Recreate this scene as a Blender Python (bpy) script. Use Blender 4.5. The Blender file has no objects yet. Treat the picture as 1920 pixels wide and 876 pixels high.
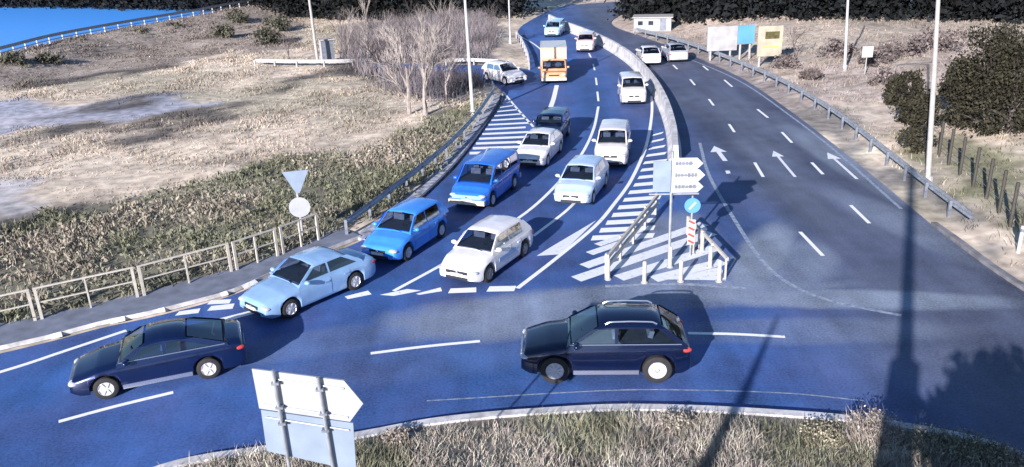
import bpy, math, random
import numpy as np
from mathutils import Vector, Matrix

random.seed(7)
rng = np.random.default_rng(7)
R = math.radians
SC = bpy.context.scene
COL = SC.collection

# ------------------------------------------------------------------ camera, sky, sun, exposure
CAM_H, PITCH, ROLL, FOC = 11.6, 20.8, -2.2, 1545.0      # metres, degrees, degrees, focal length for a 1920 wide frame
cam = bpy.data.cameras.new('camera')
cam.sensor_fit = 'HORIZONTAL'; cam.sensor_width = 36; cam.lens = FOC / 1920 * 36
cam.clip_start = 0.1; cam.clip_end = 6000
camo = bpy.data.objects.new('camera', cam); COL.objects.link(camo)
_th, _ph = R(PITCH), R(ROLL)
_F = Vector((0, math.cos(_th), -math.sin(_th))); _U0 = Vector((0, math.sin(_th), math.cos(_th))); _R0 = Vector((1, 0, 0))
_RV = _R0 * math.cos(_ph) + _U0 * math.sin(_ph); _UV = -_R0 * math.sin(_ph) + _U0 * math.cos(_ph)
camo.matrix_world = Matrix(((_RV.x, _UV.x, -_F.x, 0), (_RV.y, _UV.y, -_F.y, 0), (_RV.z, _UV.z, -_F.z, CAM_H), (0, 0, 0, 1)))
SC.camera = camo

SHADOW_AZ, SUN_EL = 27.5, 20.0                           # shadows run this many degrees right of straight ahead
sx, sy = -math.sin(R(SHADOW_AZ)), -math.cos(R(SHADOW_AZ))
world = bpy.data.worlds.new('World'); SC.world = world; world.use_nodes = True
wn = world.node_tree
sky = wn.nodes.new('ShaderNodeTexSky'); sky.sky_type = 'NISHITA'; sky.sun_disc = False
sky.sun_elevation = R(SUN_EL); sky.sun_rotation = math.atan2(sx, sy) % (2 * math.pi)
sky.ozone_density = 4.0; sky.dust_density = 0.3; sky.air_density = 1.0
bg = wn.nodes['Background']; wn.links.new(sky.outputs[0], bg.inputs[0]); bg.inputs[1].default_value = 0.075
sl = bpy.data.lights.new('sun', 'SUN'); sl.energy = 5.0; sl.angle = R(0.5); sl.color = (1.0, 0.93, 0.88)
so = bpy.data.objects.new('sun', sl); COL.objects.link(so)
so.rotation_euler = Vector((sx * math.cos(R(SUN_EL)), sy * math.cos(R(SUN_EL)), math.sin(R(SUN_EL)))).to_track_quat('Z', 'Y').to_euler()
SC.view_settings.view_transform = 'Standard'; SC.view_settings.look = 'None'
SC.view_settings.exposure = 1.0; SC.view_settings.gamma = 1.0; SC.view_settings.use_curve_mapping = False

# ------------------------------------------------------------------ helpers
def ray(u, v):
    return _F + _RV * ((u - 960) / FOC) + _UV * ((438 - v) / FOC)
def G(u, v, z=0.0):
    """ground point (metres) that was surveyed at u, v of the photograph"""
    d = ray(u, v); t = (z - CAM_H) / d.z
    return Vector((d.x * t, d.y * t, z))

def smooth(pts, n=8):
    """Catmull-Rom through the points"""
    P = [Vector(p) for p in pts]
    P = [P[0] * 2 - P[1]] + P + [P[-1] * 2 - P[-2]]
    out = []
    for i in range(1, len(P) - 2):
        for k in range(n):
            t = k / n
            a, b, c, d = P[i - 1], P[i], P[i + 1], P[i + 2]
            out.append(0.5 * ((2 * b) + (c - a) * t + (2 * a - 5 * b + 4 * c - d) * t * t + (3 * b - a - 3 * c + d) * t ** 3))
    out.append(P[-2]); return out

def resample(pts, step):
    out = [pts[0].copy()]; acc = 0.0
    for a, b in zip(pts, pts[1:]):
        l = (b - a).length; pos = step - acc
        while pos <= l:
            out.append(a + (b - a) * (pos / l)); pos += step
        acc = (acc + l) % step
    return out

class MB:
    def __init__(s): s.v = []; s.f = []; s.m = []
    def add(s, vs, fs, mi=0):
        o = len(s.v); s.v += [tuple(v) for v in vs]
        s.f += [tuple(i + o for i in f) for f in fs]; s.m += [mi] * len(fs)
    def box(s, c, d, M=None, mi=0):
        x, y, z = d[0] / 2, d[1] / 2, d[2] / 2
        vs = [Vector((a * x, b * y, e * z)) for a in (-1, 1) for b in (-1, 1) for e in (-1, 1)]
        if M: vs = [M @ v for v in vs]
        vs = [v + Vector(c) for v in vs]
        s.add(vs, [(0, 1, 3, 2), (4, 6, 7, 5), (0, 4, 5, 1), (2, 3, 7, 6), (0, 2, 6, 4), (1, 5, 7, 3)], mi)
    def tube(s, pts, rad, n=8, mi=0, cap=True):
        pts = [Vector(p) for p in pts]
        if not hasattr(rad, '__len__'): rad = [rad] * len(pts)
        vs = []; 
        for i, p in enumerate(pts):
            a = pts[max(i - 1, 0)]; b = pts[min(i + 1, len(pts) - 1)]
            t = (b - a).normalized(); q = Vector((0, 0, 1)) if abs(t.z) < .9 else Vector((1, 0, 0))
            e1 = t.cross(q).normalized(); e2 = t.cross(e1)
            for k in range(n):
                an = 2 * math.pi * k / n; vs.append(p + (e1 * math.cos(an) + e2 * math.sin(an)) * rad[i])
        fs = []
        for i in range(len(pts) - 1):
            for k in range(n):
                fs.append((i * n + k, i * n + (k + 1) % n, (i + 1) * n + (k + 1) % n, (i + 1) * n + k))
        if cap: fs += [tuple(range(n))[::-1], tuple(range((len(pts) - 1) * n, len(pts) * n))]
        s.add(vs, fs, mi)
    def ell(s, c, r, n=10, m=7, M=None, mi=0):
        vs = []; fs = []
        for i in range(m + 1):
            th = math.pi * i / m
            for k in range(n):
                ph = 2 * math.pi * k / n
                v = Vector((r[0] * math.sin(th) * math.cos(ph), r[1] * math.sin(th) * math.sin(ph), r[2] * math.cos(th)))
                if M: v = M @ v
                vs.append(v + Vector(c))
        for i in range(m):
            for k in range(n): fs.append((i * n + k, (i + 1) * n + k, (i + 1) * n + (k + 1) % n, i * n + (k + 1) % n))
        s.add(vs, fs, mi)
    def prism(s, poly, z0, z1, mi=0):
        n = len(poly)
        a = sum(poly[i][0] * poly[(i + 1) % n][1] - poly[(i + 1) % n][0] * poly[i][1] for i in range(n))
        if a < 0: poly = poly[::-1]
        vs = [(p[0], p[1], z0) for p in poly] + [(p[0], p[1], z1) for p in poly]
        s.add(vs, [tuple(range(n, 2 * n)), tuple(range(n))[::-1]] + [(i, (i + 1) % n, n + (i + 1) % n, n + i) for i in range(n)], mi)
    def build(s, name, mat, parent=None, smooth_=False, sharp=35):
        me = bpy.data.meshes.new(name); me.from_pydata(s.v, [], s.f); 
        for m in (mat if isinstance(mat, (list, tuple)) else [mat]): me.materials.append(m)
        if any(s.m): me.polygons.foreach_set('material_index', s.m)
        if smooth_:
            me.polygons.foreach_set('use_smooth', [True] * len(me.polygons)); me.set_sharp_from_angle(angle=R(sharp))
        me.update()
        o = bpy.data.objects.new(name, me); COL.objects.link(o)
        if parent: o.parent = parent
        return o

def tag(o, label=None, cat=None, group=None, kind=None):
    if label: o['label'] = label
    if cat: o['category'] = cat
    if group: o['group'] = group
    if kind: o['kind'] = kind
    return o
def thing(name, label, cat, loc=(0, 0, 0), yaw=0.0, group=None):
    o = bpy.data.objects.new(name, None); o.empty_display_size = .3; COL.objects.link(o)
    o.location = loc; o.rotation_euler = (0, 0, yaw); return tag(o, label, cat, group)
def copy_thing(o, parent=None):
    c = o.copy(); COL.objects.link(c)
    if parent: c.parent = parent
    for ch in list(o.children): copy_thing(ch, c)
    return c

def fast_mesh(name, V, F, mat, colors=None, parent=None):
    """numpy mesh; F is (n, k)"""
    me = bpy.data.meshes.new(name); k = F.shape[1]
    me.vertices.add(len(V)); me.vertices.foreach_set('co', V.astype(np.float32).ravel())
    me.loops.add(F.size); me.loops.foreach_set('vertex_index', F.astype(np.int32).ravel())
    me.polygons.add(len(F)); me.polygons.foreach_set('loop_start', np.arange(0, F.size, k, dtype=np.int32))
    me.update(calc_edges=True)
    if colors is not None:
        a = me.color_attributes.new('col', 'FLOAT_COLOR', 'POINT')
        a.data.foreach_set('color', np.hstack([colors, np.ones((len(V), 1))]).astype(np.float32).ravel())
    me.materials.append(mat)
    o = bpy.data.objects.new(name, me); COL.objects.link(o)
    if parent: o.parent = parent
    return o

# ------------------------------------------------------------------ materials
def mat(name, col, rough=.6, metal=0.0, coat=0.0, noise=0.0, scale=8.0, spec=.5, attr=False, bump=0.0, trans=0.0):
    m = bpy.data.materials.new(name); m.use_nodes = True; nt = m.node_tree; b = nt.nodes['Principled BSDF']
    b.inputs['Roughness'].default_value = rough; b.inputs['Metallic'].default_value = metal
    b.inputs['Coat Weight'].default_value = coat; b.inputs['Coat Roughness'].default_value = .06
    b.inputs['Specular IOR Level'].default_value = spec
    src = None
    if attr:
        a = nt.nodes.new('ShaderNodeAttribute'); a.attribute_name = 'col'; src = a.outputs['Color']
    tc = nt.nodes.new('ShaderNodeTexCoord')
    nz = nt.nodes.new('ShaderNodeTexNoise'); nz.inputs['Scale'].default_value = scale; nz.inputs['Detail'].default_value = 6
    nt.links.new(tc.outputs['Object'], nz.inputs['Vector'])
    mr = nt.nodes.new('ShaderNodeMapRange'); mr.inputs['From Min'].default_value = .3; mr.inputs['From Max'].default_value = .7
    mr.inputs['To Min'].default_value = 1 - noise; mr.inputs['To Max'].default_value = 1 + noise
    nt.links.new(nz.outputs['Fac'], mr.inputs['Value'])
    mx = nt.nodes.new('ShaderNodeVectorMath'); mx.operation = 'SCALE'
    if src: nt.links.new(src, mx.inputs[0])
    else: mx.inputs[0].default_value = col
    nt.links.new(mr.outputs[0], mx.inputs['Scale']); nt.links.new(mx.outputs[0], b.inputs['Base Color'])
    if bump:
        bp = nt.nodes.new('ShaderNodeBump'); bp.inputs['Strength'].default_value = bump; bp.inputs['Distance'].default_value = .03
        nt.links.new(nz.outputs['Fac'], bp.inputs['Height']); nt.links.new(bp.outputs[0], b.inputs['Normal'])
    return m

def asphalt_material():
    m = bpy.data.materials.new('asphalt'); m.use_nodes = True; nt = m.node_tree; N = nt.nodes; Lk = nt.links
    b = N['Principled BSDF']; b.inputs['Roughness'].default_value = .62; b.inputs['Specular IOR Level'].default_value = .35
    tc = N.new('ShaderNodeTexCoord'); sp = N.new('ShaderNodeSeparateXYZ'); Lk.new(tc.outputs['Object'], sp.inputs[0])
    def math_(op, a, c, clamp=False):
        n = N.new('ShaderNodeMath'); n.operation = op; n.use_clamp = clamp
        for i, q in enumerate((a, c)):
            if hasattr(q, 'links'): Lk.new(q, n.inputs[i])
            elif q is not None: n.inputs[i].default_value = q
        return n.outputs[0]
    def nzz(scale, det=5, rough=.6, mapping=None):
        n = N.new('ShaderNodeTexNoise'); n.inputs['Scale'].default_value = scale; n.inputs['Detail'].default_value = det; n.inputs['Roughness'].default_value = rough
        if mapping:
            mp = N.new('ShaderNodeMapping'); mp.inputs['Scale'].default_value = mapping[0]; mp.inputs['Rotation'].default_value = (0, 0, mapping[1])
            Lk.new(tc.outputs['Object'], mp.inputs[0]); Lk.new(mp.outputs[0], n.inputs['Vector'])
        else: Lk.new(tc.outputs['Object'], n.inputs['Vector'])
        return n.outputs['Fac']
    big = nzz(.16); mid = nzz(.9); fine = nzz(14, 3)
    streak = nzz(.5, 5, .6, ((1.0, .12, 1), R(8)))
    def mixc(f, a, c):
        n = N.new('ShaderNodeMix'); n.data_type = 'RGBA'; Lk.new(f, n.inputs['Factor'])
        for k, q in (('A', a), ('B', c)):
            i = [s for s in n.inputs if s.name == k and s.type == 'RGBA'][0]
            if hasattr(q, 'links'): Lk.new(q, i)
            else: i.default_value = (*q, 1)
        return [s for s in n.outputs if s.type == 'RGBA'][0]
    # older, greyer tarmac on the outbound carriageway
    fx = N.new('ShaderNodeMapRange'); fx.interpolation_type = 'SMOOTHSTEP'; fx.inputs['From Min'].default_value = 6.5; fx.inputs['From Max'].default_value = 12.5
    Lk.new(math_('ADD', sp.outputs['X'], math_('MULTIPLY', math_('SUBTRACT', big, .5), 4)), fx.inputs['Value'])
    hue = N.new('ShaderNodeMapRange'); hue.inputs['From Min'].default_value = .35; hue.inputs['From Max'].default_value = .65
    Lk.new(nzz(.28, 4, .55), hue.inputs['Value'])
    c = mixc(fx.outputs[0], mixc(hue.outputs[0], (.035, .100, .305), (.052, .086, .245)), mixc(hue.outputs[0], (.086, .100, .158), (.068, .083, .145)))
    # worn pale patches round the splitter island and by the give-way line
    pale = None
    for (u, v, rx, ry, rot, st) in ((1010, 585, 5.5, 1.7, 8, .8), (1280, 545, 5.5, .8, 0, .8), (1560, 560, 6.0, .8, -8, .85), (1430, 480, 1.0, 4.0, -28, .9),
                                    (1250, 470, 2.0, 4.5, -18, .7), (1500, 620, 5, .9, -3, .35), (1420, 260, 1.5, 14, -6, .15), (760, 680, 5, 1.2, 8, .12), (1600, 310, 1.2, 9, 4, .6), (1720, 430, 1.2, 6, 16, .4), (1480, 500, 1.6, 3.0, -35, .6), (1330, 560, 4.0, .7, 0, .5), (1090, 600, 3.0, .8, 10, .5), (620, 640, 4, 1.0, 14, .25)):
        p = G(u, v); ca, sa = math.cos(R(rot)), math.sin(R(rot))
        dx = math_('SUBTRACT', sp.outputs['X'], p.x); dy = math_('SUBTRACT', sp.outputs['Y'], p.y)
        a = math_('DIVIDE', math_('ADD', math_('MULTIPLY', dx, ca), math_('MULTIPLY', dy, sa)), rx)
        d = math_('DIVIDE', math_('SUBTRACT', math_('MULTIPLY', dy, ca), math_('MULTIPLY', dx, sa)), ry)
        rr = math_('ADD', math_('MULTIPLY', a, a), math_('MULTIPLY', d, d))
        rr = math_('ADD', rr, math_('MULTIPLY', math_('SUBTRACT', mid, .5), 1.2))
        mr = N.new('ShaderNodeMapRange'); mr.interpolation_type = 'SMOOTHSTEP'
        mr.inputs['From Min'].default_value = 1.3; mr.inputs['From Max'].default_value = .35; mr.inputs['To Max'].default_value = st
        Lk.new(rr, mr.inputs['Value'])
        pale = mr.outputs[0] if pale is None else math_('MAXIMUM', pale, mr.outputs[0])
    c = mixc(pale, c, (.20, .24, .32))
    k = math_('ADD', math_('MULTIPLY', math_('SUBTRACT', big, .5), 1.2), math_('MULTIPLY', math_('SUBTRACT', mid, .5), .8))
    k = math_('ADD', k, math_('MULTIPLY', math_('SUBTRACT', fine, .5), 1.5))
    k = math_('ADD', math_('ADD', k, math_('MULTIPLY', math_('SUBTRACT', streak, .5), 1.5)), 1.0)
    vm = N.new('ShaderNodeVectorMath'); vm.operation = 'SCALE'; Lk.new(c, vm.inputs[0]); Lk.new(k, vm.inputs['Scale'])
    Lk.new(vm.outputs[0], b.inputs['Base Color'])
    bp = N.new('ShaderNodeBump'); bp.inputs['Strength'].default_value = .25; bp.inputs['Distance'].default_value = .01
    Lk.new(nzz(60, 2), bp.inputs['Height']); Lk.new(bp.outputs[0], b.inputs['Normal'])
    return m

def paint_material(name, col, wear=.45):
    m = bpy.data.materials.new(name); m.use_nodes = True; nt = m.node_tree; b = nt.nodes['Principled BSDF']
    b.inputs['Roughness'].default_value = .55
    tc = nt.nodes.new('ShaderNodeTexCoord'); nz = nt.nodes.new('ShaderNodeTexNoise'); nz.inputs['Scale'].default_value = 5; nz.inputs['Detail'].default_value = 8; nz.inputs['Roughness'].default_value = .75
    nt.links.new(tc.outputs['Object'], nz.inputs['Vector'])
    cr = nt.nodes.new('ShaderNodeValToRGB'); cr.color_ramp.elements[0].position = wear - .12; cr.color_ramp.elements[1].position = wear + .06
    cr.color_ramp.elements[0].color = (.10, .15, .28, 1); cr.color_ramp.elements[1].color = (*col, 1)
    nt.links.new(nz.outputs['Fac'], cr.inputs[0]); nt.links.new(cr.outputs[0], b.inputs['Base Color'])
    return m

M = {
    'asphalt': asphalt_material(),
    'paint': paint_material('road_paint', (.78, .80, .84), .36),
    'paint_worn': paint_material('worn_road_paint', (.68, .71, .78), .39),
    'ground': mat('field_soil', (1, 1, 1), .95, noise=.35, scale=1.7, attr=True, bump=.6, spec=.1),
    'plant': mat('plant_blades', (1, 1, 1), .8, noise=.15, scale=.8, attr=True, spec=.2),
    'pave': mat('pavement_concrete', (.14, .16, .22), .85, noise=.25, scale=2.2, bump=.2),
    'kerb': mat('kerb_stone', (.50, .50, .53), .8, noise=.35, scale=3),
    'kerbw': mat('kerb_white_paint', (.70, .72, .78), .7, noise=.3, scale=6),
    'concrete': mat('barrier_concrete', (.47, .47, .50), .8, noise=.28, scale=1.5, bump=.15),
    'steel': mat('galvanised_steel', (.42, .45, .50), .45, .6, noise=.25, scale=5),
    'steeld': mat('weathered_steel', (.18, .20, .25), .6, .4, noise=.3, scale=5),
    'cream': mat('cream_paint', (.46, .43, .39), .5, noise=.15, scale=5),
    'white': mat('white_board', (.42, .42, .45), .5, noise=.1, scale=3),
    'alu': mat('sign_back_aluminium', (.37, .385, .43), .55, .15, noise=.10, scale=2.2),
    'alub': mat('sign_back_bluish', (.225, .285, .385), .55, .15, noise=.12, scale=2.2),
    'pale': mat('pale_pole_paint', (.34, .33, .33), .6, noise=.15, scale=4),
    'blue': mat('sign_blue', (.03, .16, .62), .4, noise=.05),
    'skyblue': mat('panel_light_blue', (.08, .25, .60), .5, noise=.15, scale=1),
    'red': mat('sign_red', (.55, .06, .05), .45),
    'rubber': mat('tyre_rubber', (.018, .018, .022), .85, noise=.2),
    'glass': mat('car_glass', (.012, .018, .035), .05, 0, spec=.7),
    'glassb': mat('car_glass_bluish', (.03, .07, .18), .06, 0, spec=.8),
    'rim': mat('alloy_rim', (.62, .63, .68), .35, .5, noise=.1),
    'board': mat('weathered_board', (.31, .31, .335), .6, noise=.2, scale=1.5), 'boardc': mat('weathered_cream_board', (.34, .31, .25), .6, noise=.2, scale=1.5),
    'rimw': mat('bright_alloy', (.52, .52, .56), .4, .1, noise=.1),
    'rimd': mat('steel_rim', (.25, .26, .30), .4, .5, noise=.1),
    'trim': mat('black_trim', (.02, .02, .026), .5, noise=.1),
    'chrome': mat('chrome_trim', (.75, .76, .80), .18, .9),
    'lamp': mat('headlamp_lens', (.55, .58, .65), .12, .3, spec=.8),
    'tail': mat('tail_lamp_red', (.45, .05, .04), .2, spec=.8),
    'plate': mat('number_plate', (.70, .70, .66), .5),
    'dark': mat('dark_timber', (.05, .045, .04), .8, noise=.2),
    'bark': mat('pale_bark', (.30, .265, .255), .85, noise=.3, scale=3),
    'barkd': mat('grey_bark', (.10, .082, .085), .9, noise=.3, scale=3),
    'wall': mat('rendered_wall', (.33, .33, .35), .8, noise=.15, scale=1),
    'roof': mat('tile_roof', (.22, .11, .08), .8, noise=.3, scale=6),
    'darkw': mat('window_glass', (.02, .03, .05), .1, spec=.7),
    'skin': mat('face_and_shirt', (.45, .38, .36), .8),
}
def car_glass(name, tint, ior=1.6):
    m = bpy.data.materials.new(name); m.use_nodes = True; nt = m.node_tree; nt.nodes.remove(nt.nodes['Principled BSDF'])
    t = nt.nodes.new('ShaderNodeBsdfTransparent'); t.inputs[0].default_value = (*tint, 1)
    g_ = nt.nodes.new('ShaderNodeBsdfGlossy'); g_.inputs['Roughness'].default_value = .03; g_.inputs[0].default_value = (.9, .95, 1, 1)
    fr_ = nt.nodes.new('ShaderNodeFresnel'); fr_.inputs[0].default_value = ior
    mx = nt.nodes.new('ShaderNodeMixShader'); nt.links.new(fr_.outputs[0], mx.inputs[0]); nt.links.new(t.outputs[0], mx.inputs[1]); nt.links.new(g_.outputs[0], mx.inputs[2])
    nt.links.new(mx.outputs[0], nt.nodes['Material Output'].inputs[0]); return m
M['glass'] = car_glass('car_glass_clear', (.60, .68, .80), 1.6); M['glassb'] = car_glass('car_glass_blue', (.35, .5, .8))
M['cabin'] = mat('cabin_trim', (.035, .04, .055), .8, noise=.3, scale=5); M['seat'] = mat('seat_fabric', (.11, .12, .16), .9, noise=.3, scale=7)
water = bpy.data.materials.new('water'); water.use_nodes = True
_b = water.node_tree.nodes['Principled BSDF']; _b.inputs['Base Color'].default_value = (.075, .34, .92, 1); _b.inputs['Roughness'].default_value = .35
_w = water.node_tree.nodes.new('ShaderNodeTexNoise'); _w.inputs['Scale'].default_value = .8; _w.inputs['Detail'].default_value = 5
_p = water.node_tree.nodes.new('ShaderNodeBump'); _p.inputs['Strength'].default_value = .5; _p.inputs['Distance'].default_value = .15
water.node_tree.links.new(_w.outputs['Fac'], _p.inputs['Height']); water.node_tree.links.new(_p.outputs[0], _b.inputs['Normal'])

def body_paint(name, c, rough=.26, flake=0.0):
    return mat(name, c, rough, flake, coat=.9, noise=.12, scale=2.2)
PAINT = {
    'black': body_paint('paint_black', (.004, .011, .05), .26, .5),
    'navy': body_paint('paint_navy', (.004, .014, .07), .28, .45),
    'silverblue': body_paint('paint_silver_blue', (.26, .43, .70), .35, .2),
    'blue': body_paint('paint_bright_blue', (.045, .24, .78)),
    'royal': body_paint('paint_royal_blue', (.02, .13, .58)),
    'white': body_paint('paint_white', (.68, .67, .72)),
    'cream': body_paint('paint_cream_white', (.64, .60, .60)),
    'paleblue': body_paint('paint_pale_blue', (.42, .53, .72)),
    'orange': body_paint('paint_orange_cream', (.56, .31, .17)),
    'iceblue': body_paint('paint_ice_blue', (.36, .58, .82)),
    'grey': body_paint('paint_grey', (.38, .40, .48)),
}

# ------------------------------------------------------------------ numpy noise and regions
def vnoise(X, Y, s, seed=0):
    x = X / s + seed * 17.3; y = Y / s + seed * 9.7
    xi = np.floor(x).astype(np.int64); yi = np.floor(y).astype(np.int64); fx = x - xi; fy = y - yi
    fx = fx * fx * (3 - 2 * fx); fy = fy * fy * (3 - 2 * fy)
    def h(a, b):
        n = (a * 374761393 + b * 668265263 + seed * 1442695) & 0x7fffffff
        n = ((n ^ (n >> 13)) * 1274126177) & 0x7fffffff
        return ((n ^ (n >> 16)) & 0xffff) / 65535.0
    return (h(xi, yi) * (1 - fx) + h(xi + 1, yi) * fx) * (1 - fy) + (h(xi, yi + 1) * (1 - fx) + h(xi + 1, yi + 1) * fx) * fy
def fbm(X, Y, s, seed=0):
    return .55 * vnoise(X, Y, s, seed) + .28 * vnoise(X, Y, s / 2.1, seed + 1) + .17 * vnoise(X, Y, s / 4.3, seed + 2)
def inside(X, Y, poly):
    c = np.zeros(X.shape, bool); n = len(poly)
    for i in range(n):
        x0, y0 = poly[i][0], poly[i][1]; x1, y1 = poly[(i + 1) % n][0], poly[(i + 1) % n][1]
        if y0 == y1: continue
        c ^= ((y0 > Y) != (y1 > Y)) & (X < (x1 - x0) * (Y - y0) / (y1 - y0) + x0)
    return c
def pdist(X, Y, pts, closed=False):
    D = np.full(X.shape, 1e9); S = list(zip(pts, pts[1:])) + ([(pts[-1], pts[0])] if closed else [])
    for a, b in S:
        ax, ay = a[0], a[1]; dx, dy = b[0] - ax, b[1] - ay; l2 = dx * dx + dy * dy + 1e-9
        t = np.clip(((X - ax) * dx + (Y - ay) * dy) / l2, 0, 1)
        D = np.minimum(D, np.hypot(X - ax - t * dx, Y - ay - t * dy))
    return D
def sstep(a, b, x):
    t = np.clip((x - a) / (b - a), 0, 1); return t * t * (3 - 2 * t)

# ------------------------------------------------------------------ survey of the road edges
left_edge = [(-420, 760), (-150, 698), (0, 663), (100, 639), (190, 615), (275, 597), (360, 576), (440, 552), (520, 516), (600, 482), (680, 450), (760, 400), (848, 322), (895, 262), (937, 199), (944, 178), (930, 160)]
side_lower = [(930, 160), (880, 147), (800, 136), (700, 132)]
side_upper = [(700, 120), (800, 121), (880, 122), (940, 124), (991, 130)]
left_far = [(991, 130), (988, 112), (977, 86), (969, 68), (975, 52), (992, 40), (1020, 25), (1060, 10)]
right_far = [(1230, -2), (1160, 30), (1150, 48), (1205, 69), (1268, 92), (1330, 118), (1400, 152), (1480, 207), (1560, 268), (1640, 332), (1700, 382), (1770, 440), (1850, 500), (1925, 550), (2150, 690), (2600, 900)]
isl_edge = [(2300, 1100), (2050, 930), (1920, 860), (1820, 826), (1700, 803), (1580, 787), (1450, 777), (1300, 769), (1150, 767), (1000, 775), (900, 783), (800, 795), (665, 820), (500, 845), (370, 864), (270, 892), (100, 955), (-150, 1090)]
def GP(l, z=0.0): return [G(u, v, z) for u, v in l]
LE = smooth(GP(left_edge), 6); SLo = smooth(GP(side_lower), 4); SUp = smooth(GP(side_upper), 4); LF = smooth(GP(left_far), 5)
RF = smooth(GP(right_far), 6); IE = smooth(GP(isl_edge), 6)
road_poly = LE + SLo[1:] + SUp + LF[1:] + RF + [Vector((30, -8, 0)), Vector((-25, -8, 0))]
isl_poly = IE + [Vector((-9, -6, 0)), Vector((0, -9, 0)), Vector((12, -6, 0))]
rail_line = [G(u, v, 1.4) for u, v in ((-260, 165), (-60, 121), (10, 104), (100, 80), (200, 60), (300, 42), (370, 30), (430, 18), (520, 2))]
RL = smooth(rail_line, 5)

# ------------------------------------------------------------------ terrain
def right_rise(X, Y):
    d = pdist(X, Y, RF); return d * (X > 8)
def terrain_z(X, Y):
    X = np.asarray(X, float); Y = np.asarray(Y, float)
    ins = inside(X, Y, road_poly); d = pdist(X, Y, road_poly, True)
    far = np.clip(Y / 60, .4, 1.6)
    z = .10 + (fbm(X, Y, 9, 3) - .45) * .55 * far + (fbm(X, Y, 2.2, 5) - .45) * .22
    z = -.06 + (z + .06) * sstep(.2, 2.2, d)
    right = (X > 8) & (~ins)
    z = z + np.where(right, sstep(2.5, 14, d) * 1.1, 0)
    # embankment that carries the white rail, then the drop to the water
    dr = pdist(X, Y, RL)
    sgn = np.zeros(X.shape); 
    wat = inside(X, Y, [RL[0], *RL, Vector((-20, 400, 0)), Vector((-400, 400, 0)), Vector((-400, RL[0].y, 0))])
    e = np.where(wat, 1.4 - 2.6 * sstep(.6, 3.5, dr), 1.4 * sstep(9, 1.2, dr))
    z = np.where(wat, e, np.maximum(z, z * .0 + e + (z - .1) * .5) if True else z)
    return np.where(ins, -.06, z)
def T(u, v, it=4):
    z = 0.0
    for _ in range(it):
        p = G(u, v, z); z = float(terrain_z(np.array([p.x]), np.array([p.y]))[0])
    return G(u, v, z)

REG = {k: [(p.x, p.y) for p in GP(v)] for k, v in {
    'scrub': [(-300, 720), (-300, 470), (0, 445), (90, 400), (180, 405), (250, 372), (400, 350), (520, 300), (650, 300), (760, 250), (860, 215), (900, 190), (880, 260), (760, 380), (640, 440), (520, 490), (300, 560), (0, 620)],
    'bluish_patch': [(-200, 262), (-100, 200), (60, 192), (180, 200), (330, 186), (400, 196), (330, 214), (240, 222), (150, 240), (60, 236), (0, 250)],  # pale bluish patch tinted into the field colour
    'bare': [(-100, 420), (-100, 355), (40, 352), (95, 372), (70, 400), (0, 420)],
    'bank': [(-200, 160), (-100, 110), (20, 100), (370, 28), (560, 28), (560, 90), (430, 104), (300, 130), (120, 160), (0, 175)],
    'thicket': [(640, 60), (900, 30), (930, 60), (900, 170), (840, 190), (740, 180), (650, 120)],
    'rgreen': [(1690, 250), (1760, 260), (1960, 330), (1960, 480), (1860, 400), (1780, 330)],
    'rpale': [(1500, 130), (1700, 150), (1690, 300), (1640, 280), (1500, 175)],
    'gravel': [(1200, 60), (1330, 100), (1450, 150), (1560, 215), (1680, 310), (1825, 435), (1960, 540), (1960, 590), (1840, 500), (1640, 340), (1480, 215), (1330, 125), (1200, 74)],
}.items()}
DITCH = [GP(l) for l in ([(150, 246), (230, 240), (300, 226), (370, 214), (440, 196)], [(-60, 275), (40, 262), (110, 246)], [(270, 262), (330, 244), (380, 230), (430, 212)], [(60, 166), (150, 152), (250, 140), (330, 128)], [(0, 445), (60, 430), (120, 405)], [(520, 166), (560, 150), (640, 142)], [(150, 215), (280, 196)], [(640, 130), (720, 150)])]
def ground_color(X, Y):
    n1 = fbm(X, Y, 6, 11); n2 = fbm(X, Y, 1.6, 21); n3 = fbm(X, Y, 14, 31)
    wob = 1.6
    Xw = X + (vnoise(X, Y, 2.5, 41) - .5) * wob * 2; Yw = Y + (vnoise(X, Y, 2.5, 43) - .5) * wob * 2
    straw = np.array([.55, .47, .385]); straw2 = np.array([.36, .305, .265]); green = np.array([.165, .175, .13]); dk = np.array([.10, .10, .09])
    C = straw[None] * (1 - n1[:, None]) * 1.5 + straw2[None] * n1[:, None] * 1.0
    C = C * (.62 + .76 * n2[:, None])
    def reg(k, col, amt=1.0, mod=.5):
        nonlocal C
        w = inside(Xw, Yw, REG[k]) * amt
        C = C * (1 - w[:, None]) + np.array(col)[None] * (1 - mod / 2 + mod * n2[:, None]) * w[:, None]
    g = sstep(.52, .7, n3) * .4
    C = C * (1 - g[:, None]) + green[None] * g[:, None] * 1.3
    reg('scrub', (.135, .135, .105), .88, .9); reg('bank', (.24, .205, .195), .75, .9)
    reg('thicket', (.17, .155, .18), .8); reg('bluish_patch', (.29, .32, .44), .75, .35); reg('bare', (.38, .37, .40), .9)
    reg('rgreen', (.15, .16, .085), .7, .9); reg('rpale', (.37, .33, .31), .6, .8); reg('gravel', (.19, .185, .19), .85, .9)
    for k, ln in enumerate(DITCH):
        w = sstep(2.6, .5, pdist(Xw, Yw, ln)) * sstep(.25, .42, n2) * .9
        C = C * (1 - w[:, None]) + np.array([.075, .07, .075])[None] * w[:, None]
    rt = (X > 9) & (Y > 50)
    C[rt] = C[rt] * .55 + np.array([.20, .165, .165]) * (.5 + n2[rt][:, None]) * .7
    return np.clip(C, .01, .8)

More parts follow.
